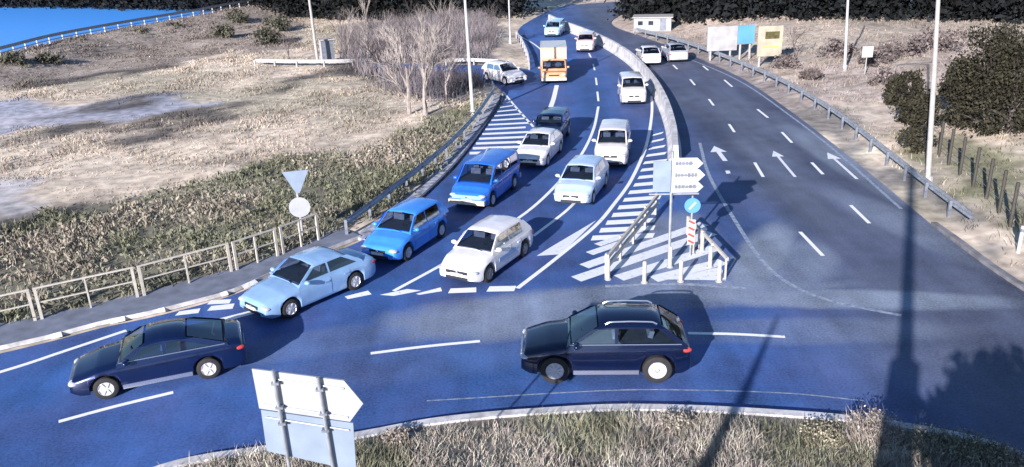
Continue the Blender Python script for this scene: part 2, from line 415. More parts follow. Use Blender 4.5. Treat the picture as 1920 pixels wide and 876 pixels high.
xs = np.arange(-150, 131, 1.0); ys = np.arange(-30, 200, 1.0)
XX, YY = np.meshgrid(xs, ys); XX = XX.ravel(); YY = YY.ravel()
ZZ = terrain_z(XX, YY); ZZ[inside(XX, YY, isl_poly)] = -.06
nx, ny = len(xs), len(ys); ii = (np.arange(ny - 1)[:, None] * nx + np.arange(nx - 1)[None]).ravel()
g_o = fast_mesh('ground', np.stack([XX, YY, ZZ], 1), np.stack([ii, ii + 1, ii + nx + 1, ii + nx], 1), M['ground'], ground_color(XX, YY))
g_o.data.polygons.foreach_set('use_smooth', [True] * len(g_o.data.polygons)); tag(g_o, kind='structure')
mb = MB(); mb.add([(-3000, -3000, -1.4), (3000, -3000, -1.4), (3000, 3000, -1.4), (-3000, 3000, -1.4)], [(0, 1, 2, 3)])
tag(mb.build('terrain', mat('far_soil', (.2, .18, .16), .95, noise=.3, scale=.05)), kind='structure')

# water behind the rail
mb = MB(); wp = [(p.x - 1.6, p.y + .6) for p in RL] + [(-30, 330), (-330, 330), (-330, 60)]
mb.prism(wp, -.9, .25); tag(mb.build('water', water), kind='structure')

# road sheet
def sheet(poly, z):
    mb = MB(); mb.add([(p[0], p[1], z) for p in poly], [tuple(range(len(poly)))]); return mb
from mathutils.geometry import tessellate_polygon
def tri_sheet(poly, z, zb=None):
    V = [Vector((p[0], p[1], z)) for p in poly]; mb = MB(); tris = tessellate_polygon([V])
    out = []
    for t in tris:
        a, b, c = (V[i] for i in t)
        out.append(t if (b - a).cross(c - a).z > 0 else (t[0], t[2], t[1]))
    mb.add(V, out)
    if zb is not None:
        n = len(V); mb.add(V + [Vector((v.x, v.y, zb)) for v in V], [(i, (i + 1) % n, n + (i + 1) % n, n + i) for i in range(n)])
    return mb
tag(tri_sheet(road_poly, 0.0).build('road', M['asphalt']), kind='structure')

# central island (grass inside a kerb)
def offset(pts, d):
    out = []
    for i, p in enumerate(pts):
        a = pts[max(i - 1, 0)]; b = pts[min(i + 1, len(pts) - 1)]; t = (b - a); t.z = 0; t.normalize()
        out.append(p + Vector((-t.y, t.x, 0)) * d)
    return out
def kerb_run(pts, w, h, name, m, z0=-.03):
    mb = MB(); a = pts; b = offset(pts, w); n = len(pts)
    V = [Vector((p.x, p.y, z0)) for p in a] + [Vector((p.x, p.y, h)) for p in a] + [Vector((p.x, p.y, h)) for p in b] + [Vector((p.x, p.y, z0)) for p in b]
    F = []
    for i in range(n - 1):
        for k in range(3): F.append((k * n + i, (k + 1) * n + i, (k + 1) * n + i + 1, k * n + i + 1))
    mb.add(V, F); return tag(mb.build(name, m), kind='structure')
kerb_run(smooth(GP([(1745, 422), (1790, 454), (1850, 500), (1925, 550), (2150, 690), (2600, 900)]), 6)[::-1], -.22, .12, 'kerb', mat('dirty_kerb', (.16, .16, .18), .85, noise=.5, scale=2))
kerb_run(IE, .24, .15, 'kerb', M['kerb'])
ip = offset(IE, .22) + [Vector((-9, -6, 0)), Vector((0, -9, 0)), Vector((12, -6, 0))]
ix = np.arange(-26, 30, .5); iy = np.arange(-10, 20, .5); IX, IY = np.meshgrid(ix, iy); 
def isl_z(X, Y):
    d = pdist(X, Y, IE); return .10 + .35 * sstep(.3, 5, d) + (fbm(X, Y, 1.5, 8) - .45) * .16 * sstep(.2, 1, d)
ins = inside(IX.ravel(), IY.ravel(), [(p.x, p.y) for p in ip])
IZ = isl_z(IX.ravel(), IY.ravel())
nxx = len(ix); jj = (np.arange(len(iy) - 1)[:, None] * nxx + np.arange(nxx - 1)[None]).ravel()
Q = np.stack([jj, jj + 1, jj + nxx + 1, jj + nxx], 1); Q = Q[ins[Q].all(1)]
n2 = fbm(IX.ravel(), IY.ravel(), 1.2, 4)[:, None]
fast_mesh('island_ground', np.stack([IX.ravel(), IY.ravel(), IZ], 1), Q, M['ground'], np.array([[.26, .23, .20]]) * (.5 + n2))['kind'] = 'structure'
tag(tri_sheet(ip, .085).build('island_soil', mat('dark_soil', (.17, .15, .13), .95, noise=.4, scale=2)), kind='structure')

# pavement beside the fence, with broken white kerb stones
pave_out = smooth(GP([(-420, 690), (-150, 648), (0, 612), (78, 598), (172, 577), (265, 555), (352, 531), (440, 507), (530, 477), (598, 450), (645, 432)]), 6)
pave_in = smooth(GP([(-420, 745), (-150, 690), (0, 655), (100, 632), (190, 608), (275, 590), (360, 569), (440, 546), (520, 510), (600, 476), (676, 446)]), 6)
tag(tri_sheet(pave_out + pave_in[::-1], .10, -.08).build('pavement', M['pave']), kind='structure')
kerb_run(pave_in, -.02, .115, 'kerb', M['kerb'])
mb = MB()
kp = resample(offset(pave_in, -.02), .05)
i = 0
while i < len(kp) - 40:
    l = int(random.uniform(5, 15)); gap = int(random.uniform(6, 40))
    a = kp[i:i + l]
    if kp[i].x > -17 and kp[i].x < -7.5 or kp[i].x < -17:
        o_ = offset(a, -.14 - random.uniform(0, .05)); k = len(a)
        mb.add([Vector((p.x, p.y, .03)) for p in o_] + [Vector((p.x, p.y, .124)) for p in a], [(q, q + 1, k + q + 1, k + q) for q in range(k - 1)])
    i += l + gap
tag(mb.build('kerb_paint', M['kerbw']), kind='structure')

# drainage strip between the left guard rail and the road
strip_a = smooth(GP([(664, 446), (740, 388), (800, 338), (860, 272), (905, 215), (930, 178)]), 6)
strip_b = smooth(GP([(690, 452), (764, 398), (846, 320), (893, 262), (935, 199), (941, 180)]), 6)
tag(tri_sheet(strip_a + strip_b[::-1], .05, -.08).build('verge_strip', mat('gravel_strip', (.27, .29, .36), .9, noise=.7, scale=3.5, bump=.8)), kind='structure')
kerb_run(strip_b, .12, .11, 'kerb', mat('dark_kerb', (.06, .075, .13), .8, noise=.4, scale=4))

# ------------------------------------------------------------------ painted markings
def strip(mb, pts, w, z=.006, n=6):
    P = smooth(pts, n) if len(pts) > 2 else [Vector(p) for p in pts]
    a = offset(P, w / 2); b = offset(P, -w / 2); k = len(P)
    mb.add([Vector((p.x, p.y, z)) for p in b] + [Vector((p.x, p.y, z)) for p in a], [(i, i + 1, k + i + 1, k + i) for i in range(k - 1)])
def quad(mb, pxs, z=.006):
    P = [G(u, v, z) for u, v in pxs]
    ar = sum(P[i].x * P[(i + 1) % len(P)].y - P[(i + 1) % len(P)].x * P[i].y for i in range(len(P)))
    mb.add(P if ar > 0 else P[::-1], [tuple(range(len(P)))])
mb = MB()
strip(mb, GP([(738, 546), (835, 493), (900, 452), (985, 400), (1045, 345), (1090, 290), (1113, 242), (1122, 200)]), .16)
for a, b in (((1122, 190), (1120, 172)), ((1119, 160), (1117, 146)), ((1115, 132), (1112, 120)), ((1108, 108), (1104, 100))): strip(mb, GP([a, b]), .14)
strip(mb, GP([(1092, 365), (1060, 397), (1000, 443)]), .15)
strip(mb, GP([(970, 541), (1040, 487), (1115, 425), (1152, 382), (1185, 335), (1212, 272), (1222, 215), (1222, 180)]), .17)
strip(mb, GP([(-300, 782), (0, 698), (120, 659), (237, 620)]), .17)
strip(mb, GP([(943, 172), (968, 202), (1000, 238)]), .15)
strip(mb, GP([(1030, 208), (1038, 185), (1044, 160)]), .32)
strip(mb, GP([(975, 68), (1000, 82), (1020, 98)]), .18)
tag(mb.build('lane_line', M['paint']), kind='structure')
mb = MB()
for a, b in (((695, 663), (900, 640)), ((1290, 625), (1472, 632)), ((110, 791), (325, 736)), ((-320, 930), (-90, 850))): strip(mb, GP([a, ((a[0] + b[0]) / 2, (a[1] + b[1]) / 2 - 1.5), b]), .15)
for a, b in (((1294, 149), (1303, 160)), ((1329, 186), (1338, 198)), ((1367, 233), (1377, 248)), ((1415, 305), (1431, 332)), ((1500, 435), (1543, 480)), ((1262, 122), (1270, 130)),
             ((1358, 150), (1373, 163)), ((1420, 205), (1440, 221)), ((1466, 248), (1485, 268)), ((1522, 305), (1543, 327)), ((1595, 385), (1630, 419)), ((1318, 124), (1328, 132))):
    strip(mb, GP([a, b]), .15)
tag(mb.build('lane_dash', M['paint']), kind='structure')
mb = MB()
for q in ([(646, 556), (690, 545), (697, 552), (652, 561)], [(712, 553), (764, 542), (790, 545), (738, 555)], [(780, 551), (826, 539), (829, 546), (786, 553)], [(840, 550), (845, 541), (893, 539), (893, 548)], [(912, 547), (918, 537), (968, 536), (964, 546)],
          [(328, 592), (336, 584), (376, 578), (372, 587)], [(388, 571), (396, 563), (434, 561), (430, 569)], [(388, 583), (396, 574), (440, 569), (436, 579)], [(400, 600), (480, 580), (485, 586), (410, 606)]): quad(mb, q)
tag(mb.build('give_way_line', M['paint']), kind='structure')
mb = MB()
quad(mb, [(1006, 480), (1030, 465), (1118, 413), (1088, 442), (1050, 477)], .005)
quad(mb, [(1106, 352), (1120, 352), (1120, 356), (1106, 356)])
def arrow(tip, tail, hw, hl, sw):
    a = G(*tip); b = G(*tail); t = (a - b).normalized(); n = Vector((-t.y, t.x, 0)); h = a - t * hl
    P = [a, h + n * hw, h + n * sw, b + n * sw, b - n * sw, h - n * sw, h - n * hw]
    mb.add([Vector((p.x, p.y, .006)) for p in P], [(0, 1, 6), (2, 3, 4, 5)])
arrow((1339, 274), (1360, 302), .42, 1.2, .12); arrow((1450, 283), (1491, 332), .30, 1.1, .07); arrow((1551, 286), (1607, 336), .32, 1.2, .07)
quad(mb, [(1360, 320), (1368, 320), (1370, 325), (1362, 326)])
tag(mb.build('road_arrow', M['paint_worn']), kind='structure')
mb = MB()
for k in range(13):                                        # hatched triangle left
    t = k / 12; v = 186 + 98 * t ** 1.1; w = (1.2 + 3.6 * t)
    ul = 944 - (v - 186) * .68 + 3; ur = 952 + (v - 186) * (.95 if v < 235 else .62) 
    quad(mb, [(ul, v + 1), (ul, v + 1 + w), (ur, v + w - 3), (ur, v - 3)], .006)
for k in range(15):                                        # hatched strip left of the barrier, widening to the splitter island
    t = k / 14; v = 252 + 190 * t ** 1.05; w = 3.8 + 5.2 * t
    ul = np.interp(v, [240, 272, 335, 382, 425, 470], [1222, 1215, 1191, 1158, 1124, 1075]) + 6
    ur = np.interp(v, [240, 300, 340, 400, 470], [1243, 1252, 1250, 1232, 1225])
    quad(mb, [(ul, v), (ul - 4, v + w), (ur - 4, v + w - 5), (ur, v - 5)], .006)
tag(mb.build('hatching', M['paint']), kind='structure'); mb = MB()
for a, b, w in (((1105, 476), (1210, 440), .40), ((1095, 500), (1320, 420), .50), ((1080, 524), (1335, 437), .54), ((1160, 522), (1345, 464), .54), ((1225, 524), (1356, 491), .54), ((1120, 460), (1200, 432), .36)):
    strip(mb, GP([a, b]), w, .010)
quad(mb, [(1250, 524), (1352, 500), (1362, 526)], .0075)
tag(mb.build('hatching', M['paint_worn']), kind='structure')
mb = MB()
strip(mb, GP([(1225, 168), (1243, 215), (1252, 260), (1254, 300)]), .16)
strip(mb, GP([(1135, 537), (1270, 533), (1398, 541)]), .18)
strip(mb, GP([(1312, 268), (1330, 330), (1385, 425), (1430, 490), (1480, 532), (1560, 565), (1690, 592)]), .16)
strip(mb, GP([(800, 752), (1130, 733), (1300, 732), (1480, 738), (1620, 752)]), .05)
strip(mb, GP([(1225, 86), (1330, 126), (1400, 160), (1480, 216), (1560, 278), (1690, 392)]), .14)
tag(mb.build('edge_line', paint_material('faded_road_paint', (.30, .34, .42), .50)), kind='structure')

# ------------------------------------------------------------------ concrete median barrier
bp_ = smooth(GP([(1266, 306), (1262, 260), (1246, 207), (1222, 164), (1188, 124), (1152, 98), (1126, 84), (1100, 72), (1075, 62), (1050, 52), (1030, 42)]), 6)
mb = MB(); prof = [(-.34, 0), (-.34, .12), (-.16, .32), (-.12, .92), (.12, .92), (.16, .32), (.34, .12), (.34, 0)]
n = len(bp_); V = []
for o_, h_ in prof:
    for p in offset(bp_, o_): V.append(Vector((p.x, p.y, h_ - .001)))
F = []
for k in range(len(prof) - 1):
    for i in range(n - 1): F.append((k * n + i, k * n + i + 1, (k + 1) * n + i + 1, (k + 1) * n + i))
F += [tuple(k * n for k in range(len(prof))), tuple(k * n + n - 1 for k in range(len(prof)))[::-1]]
mb.add(V, F)
tag(mb.build('concrete_barrier', M['concrete']), 'long pale concrete barrier curving between the two carriageways', 'barrier')

# ------------------------------------------------------------------ guard rails
def guard_rail(name, label, pts, h, spacing, m, mp, zf=0.0, depth=.31, two=False):
    P = resample(pts, .8); root = thing(name, label, 'guard rail', P[0])
    o0 = P[0]
    mb = MB(); off = [(0, -.155), (.06, -.11), (.06, -.06), (0, -.02), (0, .02), (.06, .06), (.06, .11), (0, .155)]
    V = []; n = len(P)
    for a, z in off:
        for p in offset(P, a): V.append(Vector((p.x, p.y, p.z + h + z * depth / .31)) - o0)
    F = [(k * n + i, k * n + i + 1, (k + 1) * n + i + 1, (k + 1) * n + i) for k in range(7) for i in range(n - 1)]
    mb.add(V, F); mb.build('rail', m, root, True, 50)
    if two:
        mb = MB(); mb.tube([Vector((p.x, p.y, p.z + h - .42)) - o0 for p in P], .05, 5); mb.build('lower_rail', m, root)
    first = None
    for k, p in enumerate(resample(pts, spacing)):
        if first is None:
            mb = MB(); mb.box((0, 0, (h + .12) / 2 - .1), (.12, .09, h + .2)); first = mb.build('post', mp, root); o = first
        else:
            o = first.copy(); COL.objects.link(o); o.parent = root
        o.location = p - o0 + (Vector((-.08, 0, 0)))
    return root
def TP(l): return [T(u, v) for u, v in l]
guard_rail('guard_rail', 'galvanised guard rail along the left verge beside the hatched triangle', smooth(TP([(655, 444), (700, 410), (752, 368), (800, 330), (850, 284), (893, 236), (918, 200), (928, 184), (924, 172)]), 5), .66, 2.0, M['steel'], M['steeld'])
guard_rail('guard_rail', 'dusty guard rail along the gravel shoulder of the right carriageway', smooth(TP([(1192, 66), (1262, 84), (1330, 108), (1400, 137), (1470, 170), (1560, 226), (1640, 290), (1700, 340), (1765, 393), (1826, 440)]), 5), .62, 2.4, M['steel'], M['steeld'])
guard_rail('guard_rail', 'white two-tier rail on the embankment above the blue water', [p.copy() for p in RL], .75, 2.2, M['white'], M['white'], two=True)
guard_rail('guard_rail', 'low white rail across the far end of the field', smooth(TP([(480, 124), (560, 126), (640, 125), (700, 122)]), 4), .5, 2.5, M['white'], M['pale'])
guard_rail('guard_rail', 'white rail bordering the side road behind the bare thicket', smooth(TP([(838, 124), (880, 123), (940, 126)]), 4), .5, 2.5, M['white'], M['pale'])
guard_rail('guard_rail', 'white rail along the bend left of the orange minibus', smooth(TP([(994, 132), (990, 112), (979, 86), (968, 70)]), 4), .6, 2.5, M['white'], M['pale'])

# ------------------------------------------------------------------ white pedestrian railing panels
panels = [((-118, 644), (66, 601), 'cream railing panel cut off by the left edge of the photo'), ((79, 598), (258, 557), 'cream railing panel nearest to the dark navy car'), ((271, 554), (434, 509), 'middle cream railing panel above the painted kerb stones'),
          ((445, 506), (521, 480), 'short cream railing panel behind the silver blue sedan'), ((532, 476), (598, 450), 'cream railing panel next to the round sign')]
for a, b, lb in panels:
    A, B = G(*a, .1), G(*b, .1); d = B - A; l = d.length; yaw = math.atan2(d.y, d.x)
    root = thing('railing_panel', lb, 'railing', A, yaw, 'cream railing panels along the pavement')
    mb = MB(); mb.box((l / 2, 0, 1.08), (l + .1, .05, .05)); mb.build('top_rail', M['cream'], root)
    mb = MB(); mb.box((l / 2, 0, .58), (l - .1, .03, .042)); mb.build('middle_rail', M['cream'], root)
    for x, w in ((0, .09), (l / 2, .05), (l, .09)):
        mb = MB(); mb.box((x, 0, .52), (w, .07, 1.06)); mb.build('post', M['cream'], root)

# ------------------------------------------------------------------ splitter island furniture
bol = None; BL = [((1140, 524), 'bollard at the lower left corner of the hatched island'), ((1208, 530), 'second bollard from the left along the front of the hatched island'), ((1276, 528), 'third bollard from the left along the front of the hatched island'), ((1348, 528), 'bollard at the lower right corner of the hatched island'),
     ((1331, 501), 'bollard on the right side of the island, just behind the corner one'), ((1316, 470), 'bollard on the right side of the island, farthest up'), ((1256, 501), 'bollard beside the foot of the slim direction sign post'), ((1298, 476), 'bollard beside the blue round sign post')]
for (u, v), lb in BL:
    if bol is None:
        bol = thing('bollard', '', 'bollard', (0, 0, 0), 0, 'white bollards on the hatched island')
        mb = MB(); mb.tube([(0, 0, 0), (0, 0, .03), (0, 0, .06)], [.12, .12, .06], 12); mb.build('base', M['pale'], bol)
        mb = MB(); mb.tube([(0, 0, .05), (0, 0, .74), (0, 0, .78)], [.07, .07, .04], 10); mb.build('post', M['cream'], bol)
        o = bol
    else: o = copy_thing(bol)
    o.location = G(u, v); o['label'] = 'white ' + lb
# two-rail fence on the left side of the island
A, B = G(1140, 522), G(1232, 402); d = B - A; l = d.length
root = thing('rail_fence', 'cream two-rail fence running along the left side of the hatched island', 'fence', A, math.atan2(d.y, d.x))
for z, nm in ((.82, 'top_rail'), (.48, 'lower_rail')):
    mb = MB(); mb.box((l / 2, 0, z), (l + .1, .09, .14)); mb.build(nm, M['cream'], root)
for k in range(5):
    mb = MB(); mb.box((l * k / 4, .06, .46), (.13, .07, .92)); mb.build('post', M['cream'], root)
A, B = G(1362, 522), G(1290, 440); d = B - A; l = d.length
root = thing('rail_fence', 'low cream fence on the right side of the hatched island casting long shadows', 'fence', A, math.atan2(d.y, d.x))
mb = MB(); mb.box((l / 2, 0, .70), (l, .07, .12)); mb.build('top_rail', M['cream'], root)
for k in range(4):
    mb = MB(); mb.box((l * k / 3, .05, .38), (.08, .05, .76)); mb.build('post', M['cream'], root)

# direction sign on the island: pale stacked boards on a slim post
b0 = G(1254, 497)
root = thing('direction_sign', 'stacked pale direction boards on a slim post over the hatched island', 'road sign', b0, R(-4))
mb = MB(); mb.tube([(0, 0, 0), (0, 0, 4.15)], .05, 8); mb.build('post', M['steel'], root)
mb = MB(); mb.box((.1, .07, 2.62), (1.7, .03, .05)); mb.build('crossbar', M['steel'], root)
mb = MB(); mb.box((-.34, -.085, 3.30), (.60, .03, 1.10)); mb.build('plain_panel', M['alub'], root)
for k, (z, x1) in enumerate(((3.74, 1.02), (3.33, 1.10), (2.92, 1.06))):
    mb = MB(); P = [(-.02, z - .20), (x1 - .2, z - .20), (x1, z), (x1 - .2, z + .20), (-.02, z + .20)]
    V = [(x, -.10, zz) for x, zz in P] + [(x, -.07, zz) for x, zz in P]; n = 5
    mb.add(V, [tuple(range(5)), tuple(range(5, 10))[::-1]] + [(i, n + i, n + (i + 1) % n, (i + 1) % n) for i in range(n)])
    bd = mb.build('arrow_board', M['white'], root)
    mb = MB(); xx = .1; up_ = []; dn_ = []
    while xx < x1 - .34:
        w = random.uniform(.05, .11); h_ = random.uniform(.05, .085); up_ += [(xx, z + h_), (xx + w, z + h_), (xx + w, z + .02), (xx + w + .03, z + .02)]; dn_ += [(xx, z - h_ * .8), (xx + w, z - h_ * .8), (xx + w, z - .02), (xx + w + .03, z - .02)]; xx += w + .03
    O_ = up_ + dn_[::-1]; n = len(O_)
    mb.add([(x, -.105, q) for x, q in O_] + [(x, -.101, q) for x, q in O_], [tuple(range(n))[::-1], tuple(range(n, 2 * n))] + [(i, (i + 1) % n, n + (i + 1) % n, n + i) for i in range(n)])
    mb.build('lettering', M['steeld'], bd)

b0 = G(1294, 480)
root = thing('keep_right_sign', 'blue round sign on a red and white striped post', 'road sign', b0, R(-8))
mb = MB(); mb.tube([(0, 0, 0), (0, 0, 2.35)], .04, 8); mb.build('post', M['steel'], root)
def disc(mb, c, r, y0, y1, n=28):
    V = [(c[0] + r * math.cos(2 * math.pi * k / n), y0, c[1] + r * math.sin(2 * math.pi * k / n)) for k in range(n)]
    V += [(x, y1, z) for x, _, z in V]
    mb.add(V, [tuple(range(n)), tuple(range(n, 2 * n))[::-1]] + [(i, n + i, n + (i + 1) % n, (i + 1) % n) for i in range(n)])
mb = MB(); disc(mb, (0, 1.95), .28, -.075, -.05); dd = mb.build('disc', M['skyblue'], root)
mb = MB(); mb.box((0, -.078, 1.95), (.07, .006, .34), Matrix.Rotation(R(40), 3, 'Y')); mb.build('white_arrow', M['white'], dd)
mb = MB(); mb.box((0, -.06, .95), (.26, .03, .95)); pn = mb.build('marker_panel', M['white'], root)
mb = MB()
for k in range(4): mb.box((0, -.078, .58 + k * .25), (.24, .006, .08), Matrix.Rotation(R(28), 3, 'Y'))
mb.build('stripes', M['red'], pn)

# left pair of sign backs: triangle pointing down over a disc
b0 = T(571, 446)
root = thing('sign_back', 'pale back of a give way triangle above a round sign beside the railing', 'road sign', b0, R(12))
mb = MB(); mb.tube([(-.05, .05, -.1), (-.05, .05, 2.75)], .045, 8); mb.build('post', M['pale'], root)
mb = MB(); P = [(-.52, 2.78), (.48, 2.78), (.05, 1.88), (-.09, 1.88)]; 
mb.add([(x, -.03, z) for x, z in P] + [(x, 0.0, z) for x, z in P], [(0, 3, 2, 1), (4, 5, 6, 7)] + [(i, (i + 1) % 4, 4 + (i + 1) % 4, 4 + i) for i in range(4)])
mb.build('triangle_plate', M['alub'], root)
mb = MB(); disc(mb, (-.03, 1.30), .41, -.04, -.01); mb.build('round_plate', M['alu'], root)

# big direction sign seen from behind, in the grass of the central island
def sign_pt(u, v, Y):
    d = ray(u, v); t = Y / d.y; return Vector((d.x * t, Y, CAM_H + d.z * t))
SY = 11.3
root = thing('direction_sign', 'back of a large two-panel direction sign with an arrow-shaped end, in the foreground grass', 'road sign', (0, SY, 0))
def plate(px, yo, th, name, m):
    P = [sign_pt(u, v, SY) - Vector((0, SY, 0)) for u, v in px]; n = len(P); mb = MB()
    mb.add([(p.x, yo, p.z) for p in P] + [(p.x, yo + th, p.z) for p in P], [tuple(range(n)), tuple(range(n, 2 * n))[::-1]] + [(i, n + i, n + (i + 1) % n, (i + 1) % n) for i in range(n)])
    return mb.build(name, m, root)
up = plate([(472, 692), (645, 714), (681, 757), (656, 791), (486, 766)], 0, .03, 'arrow_panel', M['alu'])
lo = plate([(489, 769), (662, 794), (668, 884), (500, 846)], .004, .03, 'lower_panel', M['alub'])
for px in ([(513, 690), (546, 884)], [(597, 703), (629, 892)]):
    p0, p1 = (sign_pt(u, v, SY) for u, v in px); d = (p1 - p0); t = (p0.z + .3) / -d.z; p2 = p0 + d * t
    mb = MB(); mb.tube([p0 - Vector((0, SY + .07, 0)), p2 - Vector((0, SY + .05, 0))], .027, 10); mb.build('post', M['steel'], root)
for z_off, px in ((0, [(478, 706), (652, 728)]), (1, [(488, 758), (660, 782)]), (2, [(492, 782), (662, 806)])):
    a, b = (sign_pt(u, v, SY) - Vector((0, SY, 0)) for u, v in px)
    mb = MB(); mb.tube([a + Vector((.06, -.012, 0)), b + Vector((-.06, -.012, 0))], .016, 6); mb.build('stiffener', M['steel'], root)
for u, v in ((518, 715), (601, 727), (526, 760), (608, 772), (531, 790), (612, 803)):
    p = sign_pt(u, v, SY) - Vector((0, SY, 0)); mb = MB(); mb.box((p.x, -.05, p.z), (.12, .09, .04)); mb.build('clamp', M['steeld'], root)

# ------------------------------------------------------------------ poles
def lamp_post(name, label, u, v, h, r, m, lean=(0, 0), arm=0.0, armaz=0):
    p = T(u, v); root = thing(name, label, 'lamp post', p)
    mb = MB(); mb.tube([(0, 0, -.2), (lean[0] * .5, lean[1] * .5, h * .5), (lean[0], lean[1], h)], [r, r * .8, r * .55], 10); mb.build('pole', m, root, True)
    mb = MB(); mb.tube([(0, 0, -.1), (0, 0, .35), (0, 0, .4)], [r * 1.5, r * 1.5, r], 10); mb.build('base', m, root)
    if arm:
        a = Vector((math.sin(armaz), math.cos(armaz), 0)); t = Vector((lean[0], lean[1], h))
        mb = MB(); mb.tube([t - Vector((0, 0, .05)), t + a * arm * .5 + Vector((0, 0, .2)), t + a * arm + Vector((0, 0, .25))], [r * .5, r * .4, r * .35], 6); mb.build('arm', m, root)
        mb = MB(); mb.ell(t + a * (arm + .25) + Vector((0, 0, .22)), (.32, .14, .07), M=Matrix.Rotation(math.pi / 2 - armaz, 3, 'Z')); mb.build('lamp_head', M['steeld'], root, True)
    return root
lamp_post('lamp_post', 'tall pale lamp post on the grass slope right of the right carriageway', 1740, 346, 10.5, .12, M['pale'], lean=(-.95, 0), arm=1.6, armaz=R(-80))
lamp_post('lamp_post', 'white lamp post beside the bare trees and the left guard rail', 887, 217, 9.5, .12, M['white'], lean=(-.15, 0), arm=1.5, armaz=R(80))
lamp_post('lamp_post', 'pale pole on the far left beside the grey cabinet', 597, 122, 9, .14, M['pale'], lean=(-.2, 0))
lamp_post('lamp_post', 'thin white pole by the far bend of the left carriageway', 957, 82, 7, .10, M['white'])
lamp_post('lamp_post', 'pale pole behind the cream billboard on the far right', 1584, 132, 8, .11, M['white'], lean=(-.5, 0))

# the mast that carries the camera and a pole below the frame: both only show by their shadows
root = thing('camera_mast', 'tall camera mast below the frame, throwing the broad shadow across the right of the road', 'mast', (-.15, -1.0, .1))
mb = MB(); mb.tube([(0, 0, -.3), (0, 0, 5.0), (0, 0, 8.3)], [.45, .42, .38], 16); mb.build('column', M['steeld'], root, True)
mb = MB(); mb.tube([(0, 0, 8.3), (-.75, 0, 15.5)], [.21, .16], 12); mb.build('pole', M['steeld'], root, True)
mb = MB(); mb.tube([(-.37, 0, 11.9), (.10, .55, 11.95)], .04, 8); mb.build('camera_arm', M['steeld'], root)
p = G(1455, 600); sd = Vector((math.sin(R(SHADOW_AZ)), math.cos(R(SHADOW_AZ)), 0)); hh = 9.2
b0 = p - sd * (hh / math.tan(R(SUN_EL)))
root = thing('concrete_post', 'tapered post below the frame, throwing the slim slanting shadow behind the dark SUV', 'post', (b0.x, b0.y, .1))
mb = MB(); mb.tube([(0, 0, -.2), (0, 0, 5.3), (0, 0, 7.4), (0, 0, hh)], [.27, .22, .13, .04], 10); mb.build('shaft', M['concrete'], root, True)

# ------------------------------------------------------------------ roadside boards and small buildings on the right
def board(name, label, base, w, h, zb, m, legs, yaw=0, th=.12):
    p = T(*base); root = thing(name, label, 'billboard', p, yaw)
    mb = MB(); mb.box((0, 0, zb + h / 2), (w, th, h)); f = mb.build('panel', m, root)
    for x in legs:
        mb = MB(); mb.tube([(x, .1, -.2), (x, .1, zb + h * .8)], .09, 8); mb.build('leg', M['pale'], root)
    return root, f
rt, f = board('billboard', 'blank white billboard on legs beside the far guard rail', (1352, 112), 2.5, 2.0, .75, M['board'], (-.9, .75))
rt, f = board('billboard', 'small light blue board between the white and cream boards', (1396, 112), 1.35, 1.5, 1.3, M['skyblue'], (-.4, .4))
rt, f = board('billboard', 'cream billboard with a dark rectangle on a single post', (1440, 126), 1.9, 2.3, .85, M['boardc'], (-.7,))
mb = MB(); mb.box((.15, -.065, 2.45), (1.1, .012, .55)); mb.build('dark_picture', mat('print_olive', (.07, .06, .02), .6, noise=.6, scale=4), f)
mb = MB(); mb.box((.1, -.065, 1.55), (1.2, .012, .12)); mb.build('yellow_stripe', mat('print_yellow', (.5, .42, .1), .6), f)
p = T(1621, 142)
root = thing('small_sign', 'small square white sign on a thin post on the right hillside', 'sign', p)
mb = MB(); mb.tube([(0, 0, -.1), (0, 0, 1.5)], .04, 6); mb.build('post', M['pale'], root)
mb = MB(); mb.box((0, -.06, 1.65), (.75, .03, .75)); mb.build('plate', M['white'], root)
p = T(616, 116)
root = thing('utility_cabinet', 'grey cabinet with a pale side beside the far left pole', 'cabinet', p, R(20))
mb = MB(); mb.box((0, 0, .95), (1.1, .8, 2.0)); c = mb.build('housing', M['steeld'], root)
mb = MB(); mb.box((-.58, 0, 1.0), (.06, .84, 2.1)); mb.build('side_panel', M['white'], root)
mb = MB(); mb.box((0, 0, 2.0), (1.3, 1.0, .1)); mb.build('cap', M['pale'], root)
p = T(1230, 60)
root = thing('roadside_hut', 'low white hut at the far right roadside by the top of the photo', 'hut', p + Vector((0, 2.0, 0)), R(-12)); root.scale = (.85, .85, .7)
mb = MB(); mb.box((0, 0, .95), (4.6, 3, 2.0)); w_ = mb.build('wall', M['wall'], root)
mb = MB(); mb.box((0, 0, 2.02), (5.0, 3.4, .14)); mb.build('roof', M['pale'], root)
for x in (-1.5, -.2):
    mb = MB(); mb.box((x, -1.505, 1.2), (.75, .05, .75)); fr = mb.build('window', M['pale'], root)
    mb = MB(); mb.box((x, -1.535, 1.2), (.6, .02, .6)); mb.build('pane', M['darkw'], fr)
mb = MB(); mb.box((1.3, -1.505, .95), (.8, .05, 1.75)); mb.build('door', M['steeld'], root)
